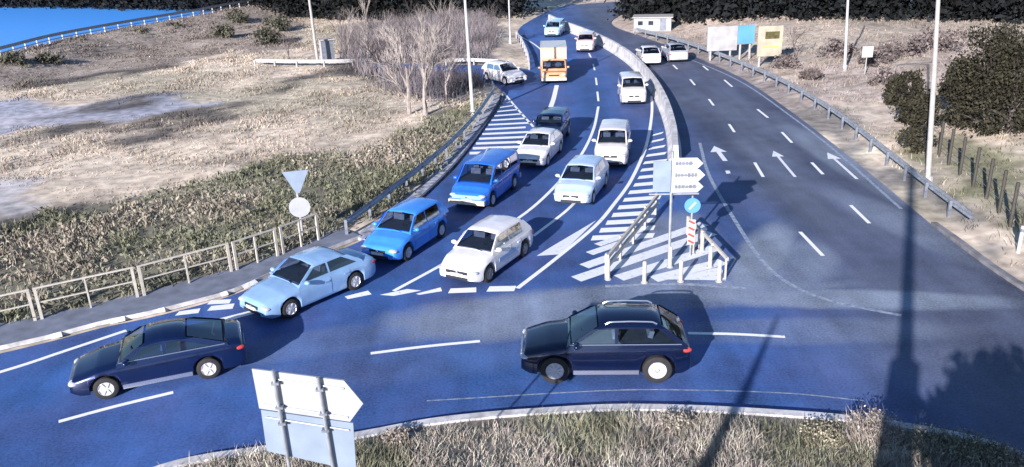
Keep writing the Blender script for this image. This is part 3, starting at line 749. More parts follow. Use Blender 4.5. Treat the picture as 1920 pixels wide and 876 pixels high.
# wire fence on the right slope
pts = TP([(1725, 258), (1758, 292), (1792, 322), (1826, 352), (1862, 388), (1893, 425), (1922, 470), (1965, 520)])
P = resample(smooth(pts, 5), 1.7)
root = thing('wire_fence', 'dark wire fence climbing the grass slope below the evergreens', 'fence', P[0])
post0 = None
for p in P:
    if post0 is None:
        mb = MB(); mb.tube([(0, 0, -.2), (0, 0, 1.75)], .07, 6); post0 = mb.build('post', M['dark'], root); o = post0
    else: o = post0.copy(); COL.objects.link(o); o.parent = root
    o.location = p - P[0]
for z in (.5, 1.0, 1.5):
    mb = MB(); mb.tube([p - P[0] + Vector((0, 0, z)) for p in P], .012, 4); mb.build('wire', M['steeld'], root)
p = T(1909, 474)
root = thing('marker_post', 'short pale marker post in the grass by the right edge', 'post', p)
mb = MB(); mb.tube([(0, 0, -.1), (0, 0, 1.0)], .07, 8); mb.build('shaft', M['white'], root)
mb = MB(); mb.tube([(0, 0, .78), (0, 0, .9)], .075, 8); mb.build('band', M['steeld'], root)

# ------------------------------------------------------------------ vehicles
def lerp(pts, s):
    xs_ = [p[0] for p in pts]; zs_ = [p[1] for p in pts]
    return float(np.interp(s, xs_, zs_))
def wheel_mesh(mb_t, mb_r, r, w, spokes=6):
    prof = [(r * .62, -w / 2), (r * .9, -w / 2), (r * .985, -w * .4), (r, -w * .2), (r, w * .2), (r * .985, w * .4), (r * .9, w / 2), (r * .62, w / 2), (r * .60, w * .3)]
    n = 28; V = [(a * math.cos(2 * math.pi * k / n), y, a * math.sin(2 * math.pi * k / n)) for a, y in prof for k in range(n)]
    mb_t.add(V, [(i * n + k, (i + 1) * n + k, (i + 1) * n + (k + 1) % n, i * n + (k + 1) % n) for i in range(len(prof) - 1) for k in range(n)])
    pr = [(r * .66, w * .46), (r * .60, w * .51), (r * .56, w * .40), (.0, w * .32)]
    V = [(a * math.cos(2 * math.pi * k / n), y, a * math.sin(2 * math.pi * k / n)) for a, y in pr for k in range(n)]
    mb_r.add(V, [(i * n + k, (i + 1) * n + k, (i + 1) * n + (k + 1) % n, i * n + (k + 1) % n) for i in range(3) for k in range(n)])
    for k in range(spokes):
        M3 = Matrix.Rotation(2 * math.pi * k / spokes, 3, 'Y'); mb_r.box(M3 @ Vector((r * .33, w * .44, 0)), (r * .50, w * .14, r * .14), M3)
    mb_r.ell((0, w * .44, 0), (r * .15, w * .1, r * .15), 10, 5)

def make_car(name, label, cat, c, yaw, P, paint, group=None):
    L, W, H = P['L'], P['W'], P['H']; hw = W / 2; wr = P.get('wr', .32); wbase = P['wb']; sill = P.get('sill', .21)
    sA, sRf, sRr, sC = P['sA'], P['sRf'], P['sRr'], P['sC']
    zn, zc, zb, zd = P['zn'], P['zc'], P['zb'], P['zd']
    root = thing(name, label, cat, c, yaw, group)
    bodym = paint
    sf = P.get('of', .85); s_fw, s_rw = sf, sf + wbase                     # wheel positions from the nose
    top = [(0, zn - .22), (.03, zn - .10), (.12, zn - .02), (.28, zn + .02), (sA * .6, (zn * .35 + zc * .65) + .015), (sA, zc), (sC if sC < L - .25 else L - .25, zb), (L - .22, zd), (L - .08, zd - .04), (L - .02, zd - .14), (L, zd - .26)]
    top = sorted(top)
    def halfw(s):
        f = max(0, 1 - s / .75); b = max(0, 1 - (L - s) / .6)
        return hw * (1 - P.get('taper', .16) * f ** 2.2 - .11 * b ** 2.2)
    def zbot(s):
        z = sill
        for xw in (s_fw, s_rw):
            d = abs(s - xw); ra = wr + .07
            if d <= ra: z = max(z, wr + math.sqrt(max(ra * ra - d * d, 0)))
        e = min(s, L - s)
        return z + (.10 * (1 - e / .25) if e < .25 and z == sill else 0)
    st = set(np.round(np.linspace(0, L, 40), 3)) | {.012, .03, .06, .10, .16, L - .012, L - .03, L - .06, L - .1}
    for xw in (s_fw, s_rw):
        for k in range(13): st.add(round(xw - (wr + .07) * math.cos(math.pi * k / 12), 3))
        st.add(round(xw - wr - .075, 3)); st.add(round(xw + wr + .075, 3))
    st = sorted(x for x in st if 0 <= x <= L)
    def section(s):
        zt = lerp(top, s); z0 = zbot(s); w = halfw(s); e = min(s, L - s)
        if e < .10: q = math.sqrt(max(1 - ((.10 - e) / .10) ** 2, 0)); w = w * (.93 + .07 * q)
        zs = max(zt - .10, z0 + .05); zt = max(zt, z0 + .09)
        zm = z0 + (zs - z0) * .55
        return [(0, z0), (w * .80, z0), (w * .955, z0 + .015), (w * .985, z0 + .07 if zs - z0 > .2 else z0 + .02), (w, zm), (w * .985, zs - .02), (w * .955, zs + .035), (w * .90, zt - .02), (w * .55, zt + .012), (0, zt + .022)]
    mb = MB(); V = []; nsec = 18
    for s in st:
        h = section(s); ring = [(L / 2 - s, y, z) for y, z in h] + [(L / 2 - s, -y, z) for y, z in h[-2:0:-1]]
        V += ring
    F = []
    for i in range(len(st) - 1):
        for k in range(nsec): F.append((i * nsec + k, (i + 1) * nsec + k, (i + 1) * nsec + (k + 1) % nsec, i * nsec + (k + 1) % nsec))
    F += [tuple(range(nsec)), tuple(range((len(st) - 1) * nsec, len(st) * nsec))[::-1]]
    mb.add(V, F)
    body = mb.build('body', bodym, root, True, 38)
    # greenhouse
    roof_pts = [(sA, zc - .03), (sRf, H - .045), (sRf + .18, H - .015), ((sRf + sRr) / 2, H), (sRr - .15, H - .02), (sRr, H - .05), (sC, zb - .03)]
    wb_, wr_ = hw * P.get('gb', .93), hw * P.get('gr', .74); zbase = (zc + zb) / 2
    def gw(z): return wb_ - (wb_ - wr_) * (z - zbase) / (H - zbase)
    crown = .05
    gs = sorted(set(np.round(np.linspace(sA, sC, 30), 3)) | {round(p[0], 3) for p in roof_pts})
    V = []
    for s in gs:
        zt = lerp(roof_pts, s); wt = gw(zt)
        base = min(zc, zb) - .06
        if zt < base + .02: zt = base + .02; wt = gw(zt)
        f = min(1, (zt - base) / .3)
        h = [(gw(base), base), (gw((base + zt) / 2), (base + zt) / 2), (gw(zt - .06 * f) , zt - .06 * f), (wt - .03, zt - .012 * f), (wt * .90, zt + crown * .18 * f), (0, zt + crown * f)]
        V += [(L / 2 - s, y, z) for y, z in h] + [(L / 2 - s, -y, z) for y, z in h[-2::-1]]
    ns = 11; F = []
    zl = max(zc, zb) + .035; zu = H - .105
    def fr(z): return sA + (sRf - sA) * (z - zc) / (H - zc)
    def rr(z): return sC - (sC - sRr) * (z - zb) / (H - zb)
    o1, o2 = sA + .07 * (sRf - sA), sA + .95 * (sRf - sA); r1, r2 = sRr + .06 * (sC - sRr), sRr + .88 * (sC - sRr)
    rw_open = sC - sRr > .05
    for i in range(len(gs) - 1):
        m_ = (gs[i] + gs[i + 1]) / 2
        for k in range(ns - 1):
            if k in (0, 1, 8, 9): continue                               # side walls are framed below
            if k in (4, 5) and (o1 < m_ < o2 or (rw_open and r1 < m_ < r2)): continue
            F.append((i * ns + k, (i + 1) * ns + k, (i + 1) * ns + k + 1, i * ns + k + 1))
    mb = MB(); mb.add(V, F)
    cuts = P['cuts']; z00 = min(zc, zb) - .06
    def edge_a(a, z): return fr(z) + .13 if a is None else a
    def edge_b(b_, z): return rr(z) - P.get('cp', .16) if b_ is None else b_
    for side in (1, -1):
        def wall(Q):
            P_ = [(L / 2 - s, side * gw(z), z) for s, z in Q]; mb.add(P_, [tuple(range(len(P_)))[::-1] if side > 0 else tuple(range(len(P_)))])
        wall([(sA, z00), (sC, z00), (rr(zl), zl), (fr(zl), zl)])
        ed = [(lambda z: fr(z) - .02, lambda z, a=cuts[0][0]: edge_a(a, z))]
        for (a0, b0_), (a1, b1_) in zip(cuts, cuts[1:]): ed.append((lambda z, b=b0_: edge_b(b, z), lambda z, a=a1: edge_a(a, z)))
        ed.append((lambda z, b=cuts[-1][1]: edge_b(b, z), lambda z: rr(z) + .0))
        for ea, eb in ed: wall([(ea(zl), zl), (eb(zl), zl), (eb(zu), zu), (ea(zu), zu)])
        us = [x for x in gs if fr(zu) <= x <= rr(zu)]
        wall([(fr(zu), zu), (rr(zu), zu)] + [(x, max(lerp(roof_pts, x) - .058, zu + .002)) for x in us[::-1]])
    mb.build('roof', P.get('roofm', bodym), root, True, 38)
    # cabin: dark trim floor at belt height, dashboard, seats
    mb = MB(); zf = max(zc, zb) + .028
    mb.add([(L / 2 - sA - .12, gw(zf) - .03, zf), (L / 2 - sA - .12, -gw(zf) + .03, zf), (L / 2 - sC + .12, -gw(zf) + .03, zf), (L / 2 - sC + .12, gw(zf) - .03, zf)], [(3, 2, 1, 0)])
    cb = mb.build('cabin', M['cabin'], root)
    hx = min(.50, (H - zf) * .86); xs0 = L / 2 - (sRf + .42)
    for y in (.36, -.36):
        mb = MB(); mb.box((xs0, y, zf + hx * .25), (.13, .46, hx * .5), Matrix.Rotation(R(-12), 3, 'Y')); mb.box((xs0 - .06, y, zf + hx * .68), (.09, .24, hx * .3), Matrix.Rotation(R(-12), 3, 'Y')); mb.build('seat', M['seat'], cb)
    if sRr - sRf > 1.2:
        mb = MB(); mb.box((L / 2 - min(sRr - .1, sRf + 1.35), 0, zf + hx * .27), (.13, 1.1, hx * .5), Matrix.Rotation(R(-14), 3, 'Y')); mb.build('seat', M['seat'], cb)
    mb = MB()
    mb.tube([(L / 2 - sA - .50 + .08 * math.sin(2 * math.pi * k / 14), .36 + .17 * math.cos(2 * math.pi * k / 14), zf + .06 + .13 * math.sin(2 * math.pi * k / 14)) for k in range(15)], .016, 5); mb.build('steering_wheel', M['trim'], cb)
    # windscreen and rear window follow the sloped ends
    def screen(nm, s0, s1, t0, t1, gm, edge):
        z0, z1 = lerp(roof_pts, s0), lerp(roof_pts, s1); nx_, nz_ = (z1 - z0), abs(s1 - s0); l = math.hypot(nx_, nz_); sg = 1 if s1 > s0 else -1
        nx_, nz_ = sg * nx_ / l, nz_ / l; off = .012; V = []; NN = 8
        for t in (t0, (t0 + t1) / 2, t1):
            s = s0 + (s1 - s0) * t; z = z0 + (z1 - z0) * t; w = gw(z) - edge; f = min(1, (z - min(zc, zb) + .06) / .3)
            for k in range(NN + 1):
                y = w * (2 * k / NN - 1); a = abs(y) / gw(z)
                cr = f * (crown * (1 - a / .9 * .82) if a < .9 else crown * .18 * (1 - (a - .9) / .1))
                V.append((L / 2 - s + nx_ * off, y, z + nz_ * off + cr))
        F = [(r * (NN + 1) + k, r * (NN + 1) + k + 1, (r + 1) * (NN + 1) + k + 1, (r + 1) * (NN + 1) + k) for r in range(2) for k in range(NN)]
        if sg < 0: F = [f[::-1] for f in F]
        mb = MB(); mb.add(V, F); return mb.build(nm, gm, root, True, 60)
    gm = P.get('glass', M['glass'])
    ws = screen('windscreen', sA, sRf, .10, .93, gm, .085)
    if sC - sRr > .05: screen('rear_window', sC, sRr, .16, .9, gm, .10)
    # side windows
    for side in (1, -1):
        for ci, (a, b_) in enumerate(cuts):
            fa = lambda z: fr(z) + .13 if a is None else a
            fb = lambda z: rr(z) - P.get('cp', .16) if b_ is None else b_
            lo_ = [(fa(zl), zl), (fb(zl), zl)]; hi_ = [(fb(zu), zu), (fa(zu), zu)]
            Q = [(L / 2 - s, side * (gw(z) + .009), z) for s, z in lo_ + hi_]
            mb = MB(); mb.add(Q, [(0, 1, 2, 3) if side < 0 else (3, 2, 1, 0)])
            mb.build('side_window', P.get('sglass', gm), root)
        # doors: skin proud of the body side
        for (a, b_) in P.get('doors', []):
            ss = np.linspace(a, b_, 7); V = []
            for s in ss:
                h = section(s); pick = [h[3], h[4], h[5], h[6]]; w = halfw(s)
                ring = [(w * .95, max(pick[0][1] + .07, sill + .1))] + [(y + .009, max(z, sill + .1 + .01 * j)) for j, (y, z) in enumerate(pick)] + [(pick[-1][0] - .03, pick[-1][1] + .004)]
                V += [(L / 2 - s, side * y, z) for y, z in ring]
            F = [(i * 6 + k, (i + 1) * 6 + k, (i + 1) * 6 + k + 1, i * 6 + k + 1) for i in range(6) for k in range(5)]
            if side < 0: F = [f[::-1] for f in F]
            mb = MB(); mb.add(V, F); dr = mb.build('door', bodym, root, True, 40)
            mb = MB(); mb.box((L / 2 - b_ + .16, side * (halfw(b_ - .2) * .985 + .022), lerp(top, (a + b_) / 2) - .17), (.18, .03, .035)); mb.build('handle', P.get('handlem', bodym), dr)
        # mirror
        mb = MB(); mb.ell((L / 2 - sA - .28, side * (hw + .07), zc + .10), (.09, .12, .075)); mb.box((L / 2 - sA - .28, side * (hw - .04), zc + .05), (.06, .14, .04)); mb.build('mirror', P.get('mirrorm', bodym), root, True, 60)
        # head lamp, tail lamp
        hz = zn - .13
        Mz = Matrix.Rotation(side * R(-28), 3, 'Z')
        mb = MB(); mb.ell((L / 2 - .17, side * (halfw(.15) - .20), hz), (.17, .24, P.get('hl', .085)), 12, 8, Mz); mb.build('headlamp', M['lamp'], root, True, 60)
        tz = zd - P.get('tl', .2); mb = MB(); mb.ell((-L / 2 + .17, side * (halfw(L - .17) - .075), tz), (.185, .082, P.get('th', .1) * .8), 12, 8); mb.build('tail_lamp', M['tail'], root, True, 60)
        if P.get('rails'):
            a, b_ = sRf + .15, sRr - .1; mb = MB()
            pts = [(L / 2 - s, side * (wr_ - .05), lerp(roof_pts, s) + .02 + .055 * min(1, min(s - a, b_ - s) / .12)) for s in np.linspace(a, b_, 14)]
            mb.tube(pts, .022, 6); mb.build('roof_rail', M['chrome'], root, True)
        if P.get('sillm'):
            mb = MB(); mb.box((L / 2 - (s_fw + s_rw) / 2, side * (hw * .985 + .012), sill + .09), (wbase - 2 * wr - .2, .03, .12)); mb.build('side_sill', P['sillm'], root)
        if P.get('stripe'):
            mb = MB(); mb.box((L / 2 - (s_fw + s_rw) / 2 - .1, side * (hw + .013), .60), (1.5, .012, .14)); mb.build('door_stripe', P['stripe'], root)
        if P.get('trimline'):
            V = []; ssx = np.linspace(sA + .1, sC - .15, 9)
            mb = MB(); mb.tube([(L / 2 - s, side * (gw(zl) + .015), zl - .03) for s in ssx], .016, 5); mb.build('window_trim', M['chrome'], root)
        for xw in (s_fw, s_rw):
            key = ('w', round(wr, 2), P.get('spokes', 6), P.get('rimm', M['rim']).name)
            if key not in WCACHE:
                t, r_ = MB(), MB(); wheel_mesh(t, r_, wr, .21, P.get('spokes', 6))
                ot = t.build('wheel', M['rubber'], None, True, 40); orr = r_.build('rim', P.get('rimm', M['rim']), None, True, 40)
                WCACHE[key] = (ot.data, orr.data); bpy.data.objects.remove(ot); bpy.data.objects.remove(orr)
            wt, rm = WCACHE[key]
            wo = bpy.data.objects.new('wheel', wt); COL.objects.link(wo); wo.parent = root
            wo.location = (L / 2 - xw, side * (hw - .125), wr); wo.rotation_euler = (0, 0, 0 if side > 0 else math.pi)
            ro = bpy.data.objects.new('rim', rm); COL.objects.link(ro); ro.parent = wo
    # front: grille, intake, plate, bumper line; underbody
    x0 = L / 2 + .004
    mb = MB(); mb.box((x0 - .02, 0, zn - P.get('gz', .17)), (.06, W * P.get('gwid', .40), P.get('gh', .10))); gr = mb.build('grille', P.get('grillem', M['trim']), root)
    if P.get('badge', True):
        mb = MB(); mb.ell((x0 + .012, 0, zn - P.get('gz', .17)), (.012, .055, .05)); mb.build('badge', M['chrome'], gr, True, 60)
    mb = MB(); mb.box((x0 - .02, 0, sill + .145), (.06, W * .52, .09)); mb.build('air_intake', M['trim'], root)
    mb = MB(); mb.box((x0 + .005, 0, sill + .26), (.03, .50, .11)); mb.build('number_plate', M['plate'], root)
    mb = MB(); mb.box((-L / 2 + .0, 0, zd - .32), (.03, .50, .11)); mb.build('number_plate', M['plate'], root)
    mb = MB(); mb.box((0, 0, .37), (L - .5, W - .62, .36)); mb.build('underbody', M['trim'], root)
    if P.get('bumper'):
        for e in (1, -1):
            mb = MB(); mb.box((e * (L / 2 - .03), 0, sill + .20), (.18, W * .93, .20)); mb.build('bumper', P['bumper'], root)
    for y in ((.38,) if P.get('wip', True) else ()):
        mb = MB(); a = Vector((L / 2 - sA - .05, y, zc + .035)); mb.tube([a, a + Vector((-.10, -.5, .05))], .012, 5); mb.build('wiper', M['trim'], root)
    return root
WCACHE = {}
SEDAN = dict(L=4.5, W=1.74, H=1.43, wb=2.62, of=.88, sA=1.25, sRf=2.02, sRr=3.20, sC=3.95, zn=.70, zc=.91, zb=.96, zd=.95, cuts=[(None, 2.47), (2.55, None)], doors=[(1.42, 2.50), (2.53, 3.30)], cp=.24)
HATCH = dict(L=4.0, W=1.70, H=1.47, wb=2.48, of=.80, sA=1.05, sRf=1.78, sRr=3.45, sC=3.93, zn=.72, zc=.94, zb=.98, zd=.93, cuts=[(None, 2.28), (2.36, 3.25)], doors=[(1.25, 2.31), (2.34, 3.02)], cp=.2, th=.16)
SUV = dict(L=4.48, W=1.84, H=1.63, wb=2.70, of=.90, wr=.39, sill=.27, sA=1.20, sRf=2.10, sRr=3.68, sC=4.36, zn=.88, zc=1.07, zb=1.13, zd=1.08, cuts=[(None, 2.48), (2.57, None)], doors=[(1.45, 2.52), (2.55, 3.28)], cp=.22, rails=True, sillm=M['chrome'], trimline=True, spokes=9, grillem=M['chrome'], hl=.07, tl=.13, th=.10, gh=.13)
VAN = dict(L=4.3, W=1.75, H=1.84, wb=2.70, of=.80, sA=.92, sRf=1.62, sRr=4.1, sC=4.28, zn=.84, zc=1.08, zb=1.12, zd=1.10, cuts=[(None, 2.22)], doors=[(1.2, 2.25)], gr=.82, cp=.1, th=.22)
MINIBUS = dict(L=4.75, W=1.80, H=1.76, wb=2.95, of=.85, sA=.78, sRf=1.55, sRr=4.55, sC=4.72, zn=.86, zc=1.12, zb=1.16, zd=1.15, cuts=[(None, 2.05), (2.14, 3.35), (3.45, 4.35)], doors=[(1.15, 2.1)], gr=.84, cp=.1, th=.25)
BUS = dict(L=6.4, W=2.1, H=2.55, wb=3.6, of=1.0, wr=.36, sA=.42, sRf=1.05, sRr=6.2, sC=6.38, zn=1.0, zc=1.30, zb=1.32, zd=1.3, cuts=[(None, 1.75), (1.85, 3.2), (3.3, 4.6), (4.7, 6.0)], doors=[(1.4, 2.1)], gr=.88, cp=.1, th=.25)
JEEP = dict(L=4.0, W=1.74, H=1.80, wb=2.4, of=.75, wr=.37, sill=.33, sA=1.18, sRf=1.55, sRr=3.75, sC=3.92, zn=.98, zc=1.10, zb=1.14, zd=1.12, cuts=[(None, 2.25), (2.33, 3.1), (3.18, 3.75)], doors=[(1.4, 2.3)], gr=.84, cp=.1, taper=.06, th=.12)

def by_wheels(front, rear, P):
    """vehicle centre and yaw from the ground contacts of the two left wheels"""
    a, b = G(*front), G(*rear); d = (a - b).normalized(); lft = Vector((-d.y, d.x, 0))
    mid = (a + b) / 2 - lft * (P['W'] / 2 - .03)
    smid = P.get('of', .85) + P['wb'] / 2
    return mid + d * (smid - P['L'] / 2), math.atan2(d.y, d.x)
def by_front(px, az, P):
    d = Vector((math.sin(R(az)), math.cos(R(az)), 0)); return G(*px) - d * P['L'] / 2, math.atan2(d.y, d.x)
def v(base, **k): q = dict(base); q.update(k); return q

P = v(SUV, rimm=M['rimw']); c, y = by_wheels((1034, 720), (1239, 719), P)
make_car('suv', 'black SUV with chrome roof rails passing behind the foreground grass', 'car', c, y, v(P, glass=car_glass('car_glass_mirror', (.75, .88, 1.0), 2.3)), PAINT['black'])
P = v(SEDAN, L=4.5, H=1.38, wb=2.6, sA=1.2, sRf=2.0, sRr=2.95, sC=4.15, zd=.97, zb=.97, cuts=[(None, 2.42), (2.50, None)], doors=[(1.42, 2.46), (2.49, 3.28)], cp=.42, sillm=M['chrome'], trimline=True, rimm=M['rimw'])
c, y = by_wheels((209, 748), (390, 712), P)
make_car('fastback', 'dark navy fastback with chrome side trim at the lower left', 'car', c, y, v(P, glass=car_glass('car_glass_tint', (.45, .6, .9), 2.1), grillem=M['chrome'], gwid=.6), PAINT['navy'])
P = v(SEDAN); c, y = by_wheels((554, 594), (664, 546), P)
make_car('sedan', 'silver blue sedan pulling out past the give way line', 'car', c, y, P, PAINT['silverblue'])
P = v(HATCH, L=3.85, H=1.52); c, y = by_wheels((768, 488), (829, 446), P)
make_car('hatchback', 'bright blue hatchback behind the silver blue sedan', 'car', c, y, P, PAINT['blue'])
P = v(HATCH, L=4.15, wb=2.55, stripe=PAINT['silverblue'], rimm=M['rimd'], gwid=.5); c, y = by_wheels((920, 529), (984, 482), P)
make_car('hatchback', 'white hatchback with pale blue door stripes waiting at the give way line', 'car', c, y, P, PAINT['white'])
P = v(MINIBUS, L=4.35, wb=2.6, sRr=4.15, sC=4.32, zc=1.02, zb=1.06, zd=1.05, zn=.80, H=1.70, cuts=[(None, 2.0), (2.09, 3.1), (3.2, 4.0)]); c, y = by_front((876, 396), 202, P)
make_car('minibus', 'royal blue minibus with a pale bumper in the left queue', 'minibus', c, y, v(P, bumper=M['cream'], grillem=PAINT['silverblue'], gwid=.75, gh=.16), PAINT['royal'])
P = v(SEDAN, H=1.42, L=4.2, W=1.66); c, y = by_front((990, 320), 198, P)
make_car('sedan', 'white saloon behind the royal blue minibus', 'car', c, y, v(P, gwid=.6), PAINT['white'])
P = v(JEEP, H=1.55, W=1.62, L=3.8, sC=3.75, sRr=3.6, cuts=[(None, 2.25), (2.33, 3.1)]); c, y = by_front((1022, 280), 194, P)
make_car('jeep', 'dark navy off-roader behind the white saloon', 'car', c, y, v(P, bumper=M['cream']), PAINT['navy'])
P = v(HATCH, L=4.2, H=1.46, wb=2.55); c, y = by_front((1070, 392), 199, P)
make_car('hatchback', 'pale blue car in the right lane with a dark windscreen', 'car', c, y, P, PAINT['paleblue'])
P = v(VAN, H=1.66, W=1.66, L=4.1, sC=4.08, sRr=3.9); c, y = by_front((1144, 319), 191, P)
make_car('van', 'cream white van following the pale blue car', 'van', c, y, P, PAINT['cream'])
P = v(VAN, H=1.62, W=1.68, L=4.0, sC=4.08, sRr=3.9, cuts=[(None, 2.2), (2.3, 3.2), (3.3, 3.85)], doors=[(1.2, 2.25), (2.28, 3.0)]); c, y = by_front((1189, 200), 184, P)
make_car('van', 'boxy cream white people carrier next to the concrete barrier', 'car', c, y, P, PAINT['cream'])
P = v(BUS, L=5.6, W=2.0, H=1.72, sA=.38, sRf=.85, sRr=1.62, sC=1.75, zn=.86, zc=1.08, zb=1.10, zd=1.02, wr=.36, of=.9, wb=3.2, cuts=[(None, 1.45)], doors=[(1.32, 1.6)], badge=False)
c, y = by_front((1039, 159), 183, P)
tr = make_car('box_truck', 'orange and cream truck coming round the far bend', 'truck', c, y, v(P, bumper=M['cream']), PAINT['orange'])
mb = MB(); mb.box((P['L'] / 2 - 3.72, 0, 1.74), (3.7, 1.98, 1.40)); cg = mb.build('cargo_box', body_paint('paint_tan', (.58, .43, .32), .5), tr)
mb = MB(); mb.box((P['L'] / 2 - 3.72, 0, 2.46), (3.74, 2.02, .07)); mb.build('box_roof', PAINT['orange'], cg)
mb = MB(); mb.box((P['L'] / 2 + .02, 0, 1.0), (.05, 1.7, .06)); mb.build('red_stripe', M['red'], tr)
P = v(VAN, H=1.5, W=1.65); c, y = by_front((1096, 100), 190, P)
make_car('van', 'pinkish white car at the far bend behind the orange minibus', 'car', c, y, P, body_paint('paint_pinkish', (.74, .55, .55)))
P = v(MINIBUS, H=1.5, W=1.7, zc=1.0, zb=1.02, zd=1.0, zn=.8); c, y = by_front((1034, 71), 192, P)
make_car('van', 'light blue van farthest along the left carriageway', 'van', c, y, P, PAINT['iceblue'])
P = v(HATCH, L=3.8); c, y = by_front((974, 160), 146, P)
make_car('hatchback', 'white car waiting at the mouth of the side road', 'car', c, y, P, PAINT['white'])
def by_rear(px, az, P):
    d = Vector((math.sin(R(az)), math.cos(R(az)), 0)); return G(*px) + d * P['L'] / 2, math.atan2(d.y, d.x)
P = v(SEDAN, L=4.2, W=1.66); c, y = by_rear((1222, 125), 2, P)
make_car('sedan', 'white saloon driving away on the right carriageway', 'car', c, y, P, PAINT['white'])
P = v(SEDAN, L=4.2, W=1.66); c, y = by_rear((1273, 119), 0, P)
make_car('sedan', 'grey saloon in the outer lane beside the white one driving away', 'car', c, y, P, PAINT['grey'])

# ------------------------------------------------------------------ vegetation
def island_or_ground_z(X, Y): return terrain_z(X, Y)
ROADX = [(p.x, p.y) for p in road_poly]; PAVE = [(p.x, p.y) for p in pave_out + pave_in[::-1]]; STRIP = [(p.x, p.y) for p in strip_a + strip_b[::-1]]
def scatter(poly, dens, keep=None, margin=.15):
    P_ = np.array([(p[0], p[1]) for p in poly]); lo, hi = P_.min(0), P_.max(0)
    n = int((hi - lo).prod() * dens); X = rng.uniform(lo[0], hi[0], n); Y = rng.uniform(lo[1], hi[1], n)
    ok = inside(X, Y, poly); X, Y = X[ok], Y[ok]
    return X, Y
def blades(name, X, Y, Z, C, n_per, h, w, spread, lean=.5, hvar=.5, nm_mat=None, wcol=.25):
    """grass tufts: n_per bent blades per point"""
    k = len(X); N = k * n_per
    bx = np.repeat(X, n_per) + rng.normal(0, spread, N); by = np.repeat(Y, n_per) + rng.normal(0, spread, N); bz = np.repeat(Z, n_per) - .04
    hh = np.repeat(np.broadcast_to(h, k), n_per) * rng.uniform(1 - hvar, 1 + hvar, N); ww = np.repeat(np.broadcast_to(w, k), n_per) * rng.uniform(.6, 1.3, N)
    a = rng.uniform(0, 2 * np.pi, N); ld = rng.uniform(0, 2 * np.pi, N); lm = hh * rng.uniform(.1, lean, N)
    cx, cy = np.cos(a) * ww / 2, np.sin(a) * ww / 2; lx, ly = np.cos(ld) * lm, np.sin(ld) * lm
    V = np.empty((N, 5, 3))
    V[:, 0] = np.stack([bx - cx, by - cy, bz], 1); V[:, 1] = np.stack([bx + cx, by + cy, bz], 1)
    V[:, 2] = np.stack([bx + cx * .8 + lx * .35, by + cy * .8 + ly * .35, bz + hh * .55], 1); V[:, 3] = np.stack([bx - cx * .8 + lx * .35, by - cy * .8 + ly * .35, bz + hh * .55], 1)
    V[:, 4] = np.stack([bx + lx, by + ly, bz + hh], 1)
    base = np.arange(N)[:, None] * 5
    F = np.concatenate([base + np.array([[0, 1, 2]]), base + np.array([[0, 2, 3]]), base + np.array([[3, 2, 4]])])
    c = np.repeat(C, n_per, 0) * rng.uniform(1 - wcol, 1 + wcol, (N, 1)) * (1 + rng.normal(0, .05, (N, 3)))
    return fast_mesh(name, V.reshape(-1, 3), F, nm_mat or M['plant'], np.repeat(np.clip(c, .01, .85), 5, 0))
def leaves(name, Pn, C, size, mat_=None, parent=None, flat=.0):
    """a cloud of small leaf quads at the points Pn"""
    N = len(Pn); n = rng.normal(0, 1, (N, 3)); n[:, 2] = np.abs(n[:, 2]) + flat; n /= np.linalg.norm(n, axis=1)[:, None]
    r = rng.normal(0, 1, (N, 3)); t = np.cross(n, r); t /= np.linalg.norm(t, axis=1)[:, None] + 1e-9; b = np.cross(n, t)
    s = (size * rng.uniform(.5, 1.4, N))[:, None]; V = np.empty((N, 4, 3))
    V[:, 0] = Pn - t * s; V[:, 1] = Pn + b * s * .55; V[:, 2] = Pn + t * s; V[:, 3] = Pn - b * s * .55
    c = C * rng.uniform(.65, 1.35, (N, 1))
    return fast_mesh(name, V.reshape(-1, 3), np.arange(N * 4).reshape(N, 4), mat_ or M['plant'], np.repeat(np.clip(c, .005, .85), 4, 0), parent)
def off_road(X, Y, d=.25):
    return ~inside(X, Y, ROADX) & (pdist(X, Y, road_poly, True) > d) & ~inside(X, Y, PAVE) & ~inside(X, Y, STRIP)

# 1 foreground weeds on the island
X, Y = scatter([(p.x, p.y) for p in ip], 105); ok = (Y > 9.5) & (pdist(X, Y, IE) > .26 + .4 * vnoise(X, Y, 1.1, 55)); X, Y = X[ok], Y[ok]
nn = fbm(X, Y, 1.3, 51); ok = rng.uniform(0, 1, len(X)) < .35 + .9 * nn; X, Y, nn = X[ok], Y[ok], nn[ok]
g = sstep(.45, .6, fbm(X, Y, 2.5, 61))[:, None]
C = np.array([[.38, .35, .31]]) * (1 - g) + np.array([[.22, .22, .16]]) * g
C = C * (.6 + .8 * vnoise(X, Y, .6, 62)[:, None])
tag(blades('weeds', X, Y, isl_z(X, Y), C, 6, .10 + .26 * nn, .020, .10, 1.0), kind='stuff')
